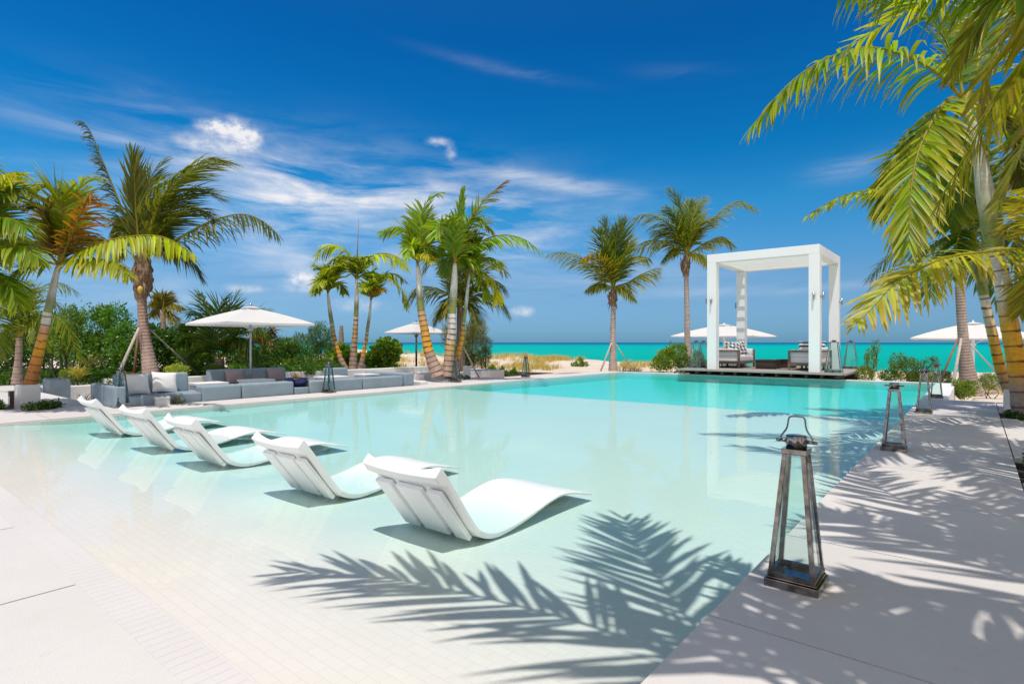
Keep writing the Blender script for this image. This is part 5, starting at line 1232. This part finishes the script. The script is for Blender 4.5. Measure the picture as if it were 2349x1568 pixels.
B('bushy sea grape with fleshy leaves left of the pavilion', [(1530, 825, 30, 28), (1552, 810, 26, 24), (1515, 838, 22, 16), (1570, 835, 22, 22)], 24, 3600, .13, (.12, .19, .02), aspect=.35, up=.9, c2=(.22, .28, .03))
B('smaller bush between the left pavilion lanterns and column', [(1600, 825, 16, 22), (1612, 838, 14, 14)], 25, 1300, .12, (.1, .17, .02), aspect=.35, up=.9)
B('spindly upright shrub right of the pavilion platform', [(1998, 830, 14, 42), (2010, 795, 8, 18), (1985, 860, 20, 24)], 19.2, 2200, .07, (.10, .16, .02), aspect=.35, up=.9, c2=(.24, .3, .04))
B('wide shrub between the pavilion platform and the right deck', [(2080, 850, 42, 34), (2060, 830, 22, 24), (2115, 865, 32, 24), (2135, 835, 18, 18)], 18.8, 5200, .07, (.10, .16, .02), aspect=.35, up=.9, c2=(.24, .3, .04))
B('dark shrub at the foot of the farthest right deck lanterns', [(2160, 870, 24, 22), (2040, 862, 24, 14)], 19, 2200, .07, (.07, .13, .02), aspect=.35, up=.9)
B('green clump below the straight trunk behind the right deck', [(2212, 898, 24, 18), (2228, 888, 18, 18), (2200, 884, 14, 16)], 15.4, 2400, .06, (.11, .17, .02), aspect=.4, up=.7)
B('grey-green low shrub right of the straight trunk', [(2275, 875, 26, 16), (2262, 868, 14, 12)], 16, 1200, .06, (.14, .17, .06), aspect=.4, up=.6)
B('pale round shrub behind the right half of the left sofa', [(407, 850, 26, 18)], 15.3, 1500, .055, (.28, .32, .04), aspect=.5)
B('bright low shrub left of the lounge umbrella pole', [(543, 850, 24, 16)], 15.8, 1400, .055, (.14, .24, .02))
B('reddish low shrub behind the left sofa', [(300, 865, 22, 10)], 15.2, 800, .05, (.16, .12, .03))
B('dense green bush under the big lounge umbrella, left of its pole', [(545, 815, 32, 34), (565, 835, 28, 24)], 19.5, 4200, .10, (.05, .11, .015), c2=(.14, .22, .02))
B('mid green bush filling the gap behind the tiny distant palm', [(440, 820, 34, 30), (470, 830, 30, 26)], 18.5, 4000, .10, (.06, .13, .015), c2=(.14, .22, .02))
B('low wide bush between the feathery tree and the umbrella tip', [(690, 835, 34, 18), (740, 838, 30, 16), (640, 838, 30, 18)], 18.5, 3800, .09, (.06, .12, .015), c2=(.16, .24, .02))
# low clipped hedging in front of the thicket: one bush after the other
for i, (u, v, rw, rh, cc) in enumerate([(20, 875, 34, 22, DG), (75, 868, 34, 22, MG), (125, 868, 30, 22, DG), (170, 862, 28, 18, (.13, .17, .02)), (215, 862, 26, 18, MG), (260, 858, 24, 16, DG),
                                        (340, 858, 24, 12, MG), (370, 860, 20, 12, DG), (450, 852, 26, 18, MG), (490, 852, 26, 18, (.09, .15, .02)), (600, 850, 30, 16, DG), (650, 850, 28, 16, MG), (700, 848, 26, 16, DG), (740, 848, 22, 16, MG), (775, 850, 20, 14, DG)]):
    B(('low clipped bush number %d' % i) if False else ['low dark bush at the far left edge', 'low bush behind the foot of the leaning palm', 'low dark bush right of the leaning palm foot', 'low yellowish bush behind the lone sofa end', 'low bush above the left end of the left sofa', 'low dark bush left of the white stake foot',
       'low bush left of the big coconut trunk foot', 'low dark bush right of the big coconut trunk foot', 'low bush right of the pale round shrub', 'low bush behind the left end of the back sofa', 'low dark bush behind the right end of the back sofa', 'low bush above the blue bowl on its left', 'low dark bush above the blue bowl', 'low bush left of the coping lantern by the bowl', 'low dark bush at the feet of the three palms'][i],
      [(u, v, rw, rh)], 16.2+.3*(i % 3), 1500, .065, cc, stems=2, group='low bushes edging the planting', c2=(.14, .24, .02))
for (u, v, rw, d, lab, cc) in ((1085, 838, 12, 23, 'pale green beach plant nearest the coping palms', LG_), (1128, 828, 10, 27, 'small beach plant by the casuarina', (.14, .22, .02)), (1150, 838, 12, 24, 'beach plant left of the far coping lantern', MG),
                               (1178, 832, 8, 25, 'tall thin beach plant just left of the far coping lantern', LG_), (1330, 832, 16, 32, 'round green bush alone on the sand', (.10, .17, .02)), (910, 838, 16, 24, 'yellow-green beach plant left of the farther umbrella pole', (.2, .27, .02)),
                               (935, 846, 14, 22, 'beach plant at the farther umbrella pole', LG_), (985, 845, 16, 21, 'beach plant right of the farther umbrella pole', MG), (960, 862, 12, 19, 'small plant at the far end of the lounge', MG)):
    q_ = at(u, 785, d); g_ = gz(q_[0], q_[1]); v0_ = V0-(g_-CH)/d*FD
    B(lab, [(u, v0_-rw*.6, rw*.7, rw*.7), (u-rw*.8, v0_-rw*.3, rw*.6, rw*.4), (u+rw*.7, v0_-rw*.35, rw*.6, rw*.45), (u+rw*.2, v0_-rw*1.2, rw*.3, rw*.5)], d, 900, .09, cc, stems=2, aspect=.6, up=.5, group='beach plants', c2=(.3, .34, .03))
spiky('yucca', 'yellow-centred fan plant low in the planting left of the lounge', tuple(at(180, 868, 15.5)), 60, .55, (.40, .36, .03), spreadk=1.1, w=.035)
spiky('yucca', 'green spiky plant behind the yellow fan plant', tuple(at(205, 845, 16.2)), 60, .6, (.14, .2, .03), spreadk=.9, w=.04)
# planting pockets in the paving
def pocket(label, pts, n, c, ls=.035, h=.07):
    cent = [(x, y, h*.6) for x, y in pts]; rad = [(.13, .13, h) for _ in pts]
    t = thing('ground_plant', label, 'plant', (pts[0][0], pts[0][1], -.03), world=True)
    V, F, C = leaves(cent, rad, n, ls, c, shell=.2, c2=(.2, .25, .04)); V[:, 2] = np.maximum(V[:, 2], -.025)
    np_mesh('foliage', V, F, M['shrubleaf'], t, np.clip(C, 0, 1))
pocket('low leafy plant right of the white box at the far left', [(-12.95, 2.55), (-13.05, 2.75), (-12.75, 2.35), (-12.8, 2.6)], 1300, MG, .05, .10)
pocket('low leafy plants in front of the brown bollard at the far left', [(-13.75, 2.0), (-13.6, 1.9), (-14.0, 2.1), (-13.9, 1.85), (-13.4, 2.0)], 1500, MG, .05, .09)
pocket('small plant in the soil around the largest palm foot', [(.45, 12.0), (.6, 11.7), (.5, 12.6), (.75, 11.8)], 1400, DG, .045, .07)
pocket('leafy plants in the paving pocket at the right edge', [(.5, 6.6), (.48, 6.9), (.52, 7.2), (.5, 7.5), (.6, 7.8), (.75, 6.8), (.8, 7.3), (1.0, 7.0)], 3600, (.12, .22, .02), .06, .12)
q = ong(1030, 872, 0); pocket('low plants at the feet of the tallest coping palms', [(q[0]+a, q[1]+b_) for a, b_ in ((0, .2), (-.3, .4), (-.6, .5), (.2, .6), (-.9, .2), (-.4, .9), (-.9, -.2))], 1600, DG, .05, .09)

def grass(name, spots, per, h, c, w=.012):
    V = []; Cc = []; 
    for (x, y, s_) in spots:
        n = int(per*s_)
        a = nr.uniform(0, 6.28, n); r_ = np.abs(nr.normal(size=n))*.28*s_; px = x+np.cos(a)*r_; py = y+np.sin(a)*r_
        pz = np.array([gz(float(i), float(j)) for i, j in zip(px, py)])-.02
        hh = h*nr.uniform(.5, 1.2, n); lx = nr.normal(size=n)*.25+.2; ly = nr.normal(size=n)*.25; th = nr.uniform(0, 3.14, n); ww = w*nr.uniform(.6, 1.3, n)
        b0 = np.stack([px, py, pz], 1); sd = np.stack([np.cos(th), np.sin(th), 0*th], 1)*ww[:, None]
        md = b0+np.stack([lx*hh*.25, ly*hh*.25, hh*.6], 1); tp_ = b0+np.stack([lx*hh*.9, ly*hh*.9, hh], 1)
        V.append(np.stack([b0-sd, b0+sd, md+sd*.8, md-sd*.8, tp_+sd*.1, tp_-sd*.1], 1).reshape(-1, 3))
        cc = np.array(c)[None]*nr.uniform(.6, 1.35, (n, 1)); Cc.append(np.repeat(cc, 6, 0))
    V = np.concatenate(V); Cc = np.concatenate(Cc); n = len(V)//6; b_ = np.arange(n)*6
    F = np.concatenate([np.stack([b_, b_+1, b_+2, b_+3], 1), np.stack([b_+3, b_+2, b_+4, b_+5], 1)])
    o = np_mesh(name, V, F, M['grass'], None, np.clip(Cc, 0, 1))
    return tag(o, 'dry yellow-green grass growing on the low dunes', 'grass', kind='stuff')
sp = []
rg = random.Random(5)
for (u0, u1, d0_, d1_, k, s0) in ((1100, 1215, 27, 40, 60, 1.0), (1215, 1300, 36, 42, 46, 1.3), (1225, 1250, 33, 36, 14, 1.0), (1300, 1350, 36, 40, 8, .6), (1190, 1290, 29, 31, 22, .7), (1425, 1540, 30, 37, 45, .8), (1620, 1830, 29, 34, 80, 1.0),
                                  (900, 1080, 26, 42, 60, 1.1), (1400, 1500, 27, 28, 14, .5), (2240, 2349, 17, 26, 26, .6), (1960, 2180, 20, 30, 26, .5), (1560, 1620, 28, 33, 20, .9)):
    for _ in range(k):
        d = rg.uniform(d0_, d1_); u = rg.uniform(u0, u1); q = rd((u-U0)/FD*d, d); sp.append((float(q[0]), float(q[1]), s0*rg.uniform(.5, 1.3)))
grass('dune_grass', sp, 48, .32, (.68, .55, .17), .010)
# low ground cover under the thicket
mb = MB(); mb.add([(-60, 5.4, -.185), (-14.9, 5.4, -.185), (-14.9, 21.3, -.185), (-60, 21.3, -.185)], [(0, 1, 2, 3)]); tag(mb.build('planting_soil', M['soil']), kind='structure')
cent = []; rad = []
for _ in range(420):
    d = rg.uniform(15.6, 24); u = rg.uniform(-60, 900); q = rd((u-U0)/FD*d, d)
    if q[0] > -15.2 and q[1] < 16.5: continue
    cent.append((q[0], q[1], -.1)); rad.append((.5, .5, .35))
V, F, C = leaves(cent, rad, 42000, .10, (.05, .10, .015), c2=(.14, .2, .02)); V[:, 2] = np.maximum(V[:, 2], -.24)
tag(np_mesh('ground_cover', V, F, M['shrubleaf'], None, np.clip(C, 0, 1)), 'dark leafy ground cover under the shrubs of the left planting', 'ground cover', kind='stuff')

# ================================================================== sky, sun, camera
w = bpy.data.worlds.new('World'); S.world = w; w.use_nodes = True; nt = w.node_tree; nt.nodes.clear()
o = N(nt, 'ShaderNodeOutputWorld'); bg = N(nt, 'ShaderNodeBackground'); bg.inputs[1].default_value = .10
sk = N(nt, 'ShaderNodeTexSky'); sk.sky_type = 'NISHITA'; sk.sun_disc = False; sk.sun_elevation = SUN_EL
az = math.atan2(SDX, SDY); sk.sun_rotation = az; sk.air_density = 1.0; sk.dust_density = .3; sk.ozone_density = 3.0; sk.altitude = 0
hs = N(nt, 'ShaderNodeHueSaturation'); hs.inputs['Saturation'].default_value = 1.25; hs.inputs['Value'].default_value = 1.0
LK(nt, sk.outputs[0], hs.inputs['Color'])
tc = N(nt, 'ShaderNodeTexCoord'); mp = N(nt, 'ShaderNodeMapping', vector_type='POINT'); mp.inputs['Rotation'].default_value = (0, 0, -YAW)
LK(nt, tc.outputs['Generated'], mp.inputs[0])
sx = N(nt, 'ShaderNodeSeparateXYZ'); LK(nt, mp.outputs[0], sx.inputs[0])
def MA(op, a, b=None, c=None, clamp=False):
    n = N(nt, 'ShaderNodeMath', operation=op); n.use_clamp = clamp
    for i, v in enumerate((a, b, c)):
        if v is None: continue
        if isinstance(v, (int, float)): n.inputs[i].default_value = v
        else: LK(nt, v, n.inputs[i])
    return n.outputs[0]
azs = MA('MULTIPLY', MA('ARCTAN2', sx.outputs[0], sx.outputs[1]), 57.2958)      # degrees, to the right of the view azimuth
els = MA('MULTIPLY', MA('ARCSINE', sx.outputs[2]), 57.2958)
# deepen the blue away from the horizon (polarised look of a dry tropical sky)
cmb = N(nt, 'ShaderNodeCombineXYZ'); LK(nt, azs, cmb.inputs[0]); LK(nt, els, cmb.inputs[1])
def noise(scale, sc, det=5, rough=.55, loc=(0, 0, 0), rot=0.0, dist=0.0):
    m = N(nt, 'ShaderNodeMapping'); m.inputs['Scale'].default_value = sc; m.inputs['Location'].default_value = loc; m.inputs['Rotation'].default_value = (0, 0, rot)
    LK(nt, cmb.outputs[0], m.inputs[0]); n = N(nt, 'ShaderNodeTexNoise'); n.inputs['Scale'].default_value = scale; n.inputs['Detail'].default_value = det
    n.inputs['Roughness'].default_value = rough; n.inputs['Distortion'].default_value = dist; LK(nt, m.outputs[0], n.inputs['Vector']); return n.outputs['Fac']
def gauss(a0, e0, sa, se, tilt=0.0):
    da = MA('SUBTRACT', azs, a0); de = MA('SUBTRACT', MA('SUBTRACT', els, e0), MA('MULTIPLY', da, tilt))
    q = MA('ADD', MA('POWER', MA('ABSOLUTE', MA('DIVIDE', da, sa)), 2), MA('POWER', MA('ABSOLUTE', MA('DIVIDE', de, se)), 2))
    return MA('POWER', 2.71828, MA('MULTIPLY', q, -1))
def px(u, v): return math.degrees(math.atan((u-U0)/FD)), math.degrees(math.atan((V0-v)/math.hypot(FD, u-U0)))
n1 = noise(.5, (.16, .9, 1), 6, .6, dist=.6); n2 = noise(.16, (.5, 1.3, 1), 5, .6, (3, 7, 0), .1); n3 = noise(.9, (1, 1.3, 1), 6, .6); n4 = noise(.22, (1, 1, 1), 4, .6, (9, 2, 0))
tot = None
def addc(m):
    global tot; tot = m if tot is None else MA('ADD', tot, m)
wisp = MA('MULTIPLY', MA('SUBTRACT', n1, .36), 2.6, clamp=True); patch = MA('MULTIPLY', MA('SUBTRACT', n2, .38), 3.0, clamp=True)
streak = MA('MULTIPLY', wisp, MA('ADD', MA('MULTIPLY', patch, .8), .2))
for u, v, su, sv, tilt, amp, tex in ((800, 415, 17, 2.8, -.10, .8, 's'), (640, 400, 9, 2.4, -.25, .62, 's'), (1000, 490, 14, 4.0, -.05, .85, 's'), (1230, 525, 9, 2.8, -.2, .75, 's'), (600, 480, 11, 5.0, .0, .65, 's'),
                                     (1260, 418, 7.5, .75, -.16, .75, 'w'), (1150, 158, 6, .45, -.17, .17, 'w'), (200, 310, 9, .7, -.12, .35, 'w'), (1950, 385, 3, .9, .1, .3, 'w'), (1560, 165, 4, .6, -.1, .05, 'w'),
                                     (700, 600, 22, 4.5, 0, .30, 's'), (1400, 640, 14, 1.6, 0, .22, 'w'), (1750, 665, 12, .5, .02, .28, 'w'), (300, 560, 14, 6, 0, .25, 's')):
    a_, e_ = px(u, v); addc(MA('MULTIPLY', MA('MULTIPLY', gauss(a_, e_, su, sv, tilt), amp), streak if tex == 's' else wisp))
for u, v, su, sv, thr, amp in ((540, 298, 2.3, 1.1, .40, .95), (480, 288, 1.3, .7, .44, .7), (572, 324, 1.2, 1.0, .42, .75), (440, 325, 1.8, .8, .44, .4), (520, 335, 2.6, 1.0, .42, .4), (1006, 325, 1.4, .5, .40, .5), (1034, 350, .7, .8, .40, .35),
                               (692, 635, 1.4, .8, .38, .75), (700, 655, 2.6, .9, .38, .45), (1198, 714, 1.5, .6, .38, .55), (560, 662, 2.2, .5, .38, .4), (820, 700, 3, .9, .38, .3)):
    a_, e_ = px(u, v); g_ = gauss(a_, e_, su, sv)
    body = MA('SMOOTHSTEP', 0, 1, MA('MULTIPLY', MA('SUBTRACT', MA('MULTIPLY', g_, MA('ADD', MA('MULTIPLY', n3, 1.7), .02)), thr), 2.3, clamp=True)) if False else MA('POWER', MA('MULTIPLY', MA('SUBTRACT', MA('MULTIPLY', g_, MA('MULTIPLY', n3, 1.9)), thr*.50), 1.25, clamp=True), 1.6); addc(MA('MULTIPLY', body, amp))
# pale veil low over the sea
veil = MA('MULTIPLY', MA('POWER', 2.71828, MA('MULTIPLY', els, -.09)), .0, clamp=True)
fac = MA('MINIMUM', tot, .93)
mx = N(nt, 'ShaderNodeMix', data_type='RGBA'); mx.inputs[7].default_value = (9.3, 9.1, 9.3, 1)
ramp = N(nt, 'ShaderNodeValToRGB'); LK(nt, sx.outputs[2], ramp.inputs[0]); el_ = ramp.color_ramp.elements
def se(d): return math.sin(R(d))
el_[0].position = 0; el_[0].color = (.12, .29, .62, 1); el_[1].position = 1; el_[1].color = (.56, .52, .47, 1)
for d_, c_ in ((1.5, (.16, .31, .58)), (3.5, (.22, .345, .53)), (6, (.26, .39, .52)), (9, (.22, .46, .58)), (13, (.13, .52, .62)), (18, (.03, .46, .60)), (28, (.02, .38, .57)), (40, (.12, .42, .54))):
    x_ = el_.new(se(d_)); x_.color = (*c_, 1)
grd = N(nt, 'ShaderNodeMix', data_type='RGBA', blend_type='MULTIPLY'); grd.inputs[0].default_value = 1; LK(nt, hs.outputs[0], grd.inputs[6]); LK(nt, ramp.outputs[0], grd.inputs[7])
sc2 = N(nt, 'ShaderNodeVectorMath', operation='SCALE'); LK(nt, grd.outputs[2], sc2.inputs[0])
LK(nt, MA('SUBTRACT', 2.02, MA('MULTIPLY', azs, .0045)), sc2.inputs[3])
# unseen bright cloud bank added behind the camera to lift and warm the shade
bk = MA('MULTIPLY', MA('SUBTRACT', MA('SUBTRACT', MA('MULTIPLY', sx.outputs[2], .55), sx.outputs[1]), .38), 2.5, clamp=True)
b3 = N(nt, 'ShaderNodeTexNoise'); b3.inputs['Scale'].default_value = 2.2; b3.inputs['Detail'].default_value = 5; LK(nt, mp.outputs[0], b3.inputs['Vector'])
bk = MA('MULTIPLY', bk, MA('MULTIPLY', MA('SUBTRACT', b3.outputs['Fac'], .25), 3.0, clamp=True))
mxb = N(nt, 'ShaderNodeMix', data_type='RGBA'); mxb.inputs[7].default_value = (11.6, 9.9, 8.5, 1); LK(nt, MA('MULTIPLY', bk, .85), mxb.inputs[0]); LK(nt, sc2.outputs[0], mxb.inputs[6])
LK(nt, fac, mx.inputs[0]); LK(nt, mxb.outputs[2], mx.inputs[6]); LK(nt, mx.outputs[2], bg.inputs[0]); LK(nt, bg.outputs[0], o.inputs[0])

sun = bpy.data.lights.new('sun', 'SUN'); sun.energy = 3.6; sun.angle = R(.5); sun.color = (1, .95, .88)
so = bpy.data.objects.new('sun', sun); col.objects.link(so)
sv_ = Vector((SDX*math.cos(SUN_EL), SDY*math.cos(SUN_EL), math.sin(SUN_EL))); so.rotation_euler = sv_.to_track_quat('Z', 'Y').to_euler(); so.location = (0, 0, 30)
cam = bpy.data.cameras.new('camera'); co = bpy.data.objects.new('camera', cam); col.objects.link(co)
co.location = (0, 0, CH); co.rotation_euler = (R(90), 0, YAW); cam.sensor_width = 36; cam.lens = 36*FD/2349; cam.shift_y = 1.5/2349
cam.clip_start = .05; cam.clip_end = 100000
S.camera = co
S.view_settings.view_transform = 'Standard'; S.view_settings.look = 'None'; S.view_settings.exposure = .0; S.view_settings.gamma = 1
S.cycles.caustics_reflective = False; S.cycles.caustics_refractive = False
S.cycles.max_bounces = 10; S.cycles.diffuse_bounces = 4; S.cycles.glossy_bounces = 4; S.cycles.transparent_max_bounces = 16; S.cycles.transmission_bounces = 4; S.cycles.volume_bounces = 0
S.cycles.use_denoising = True
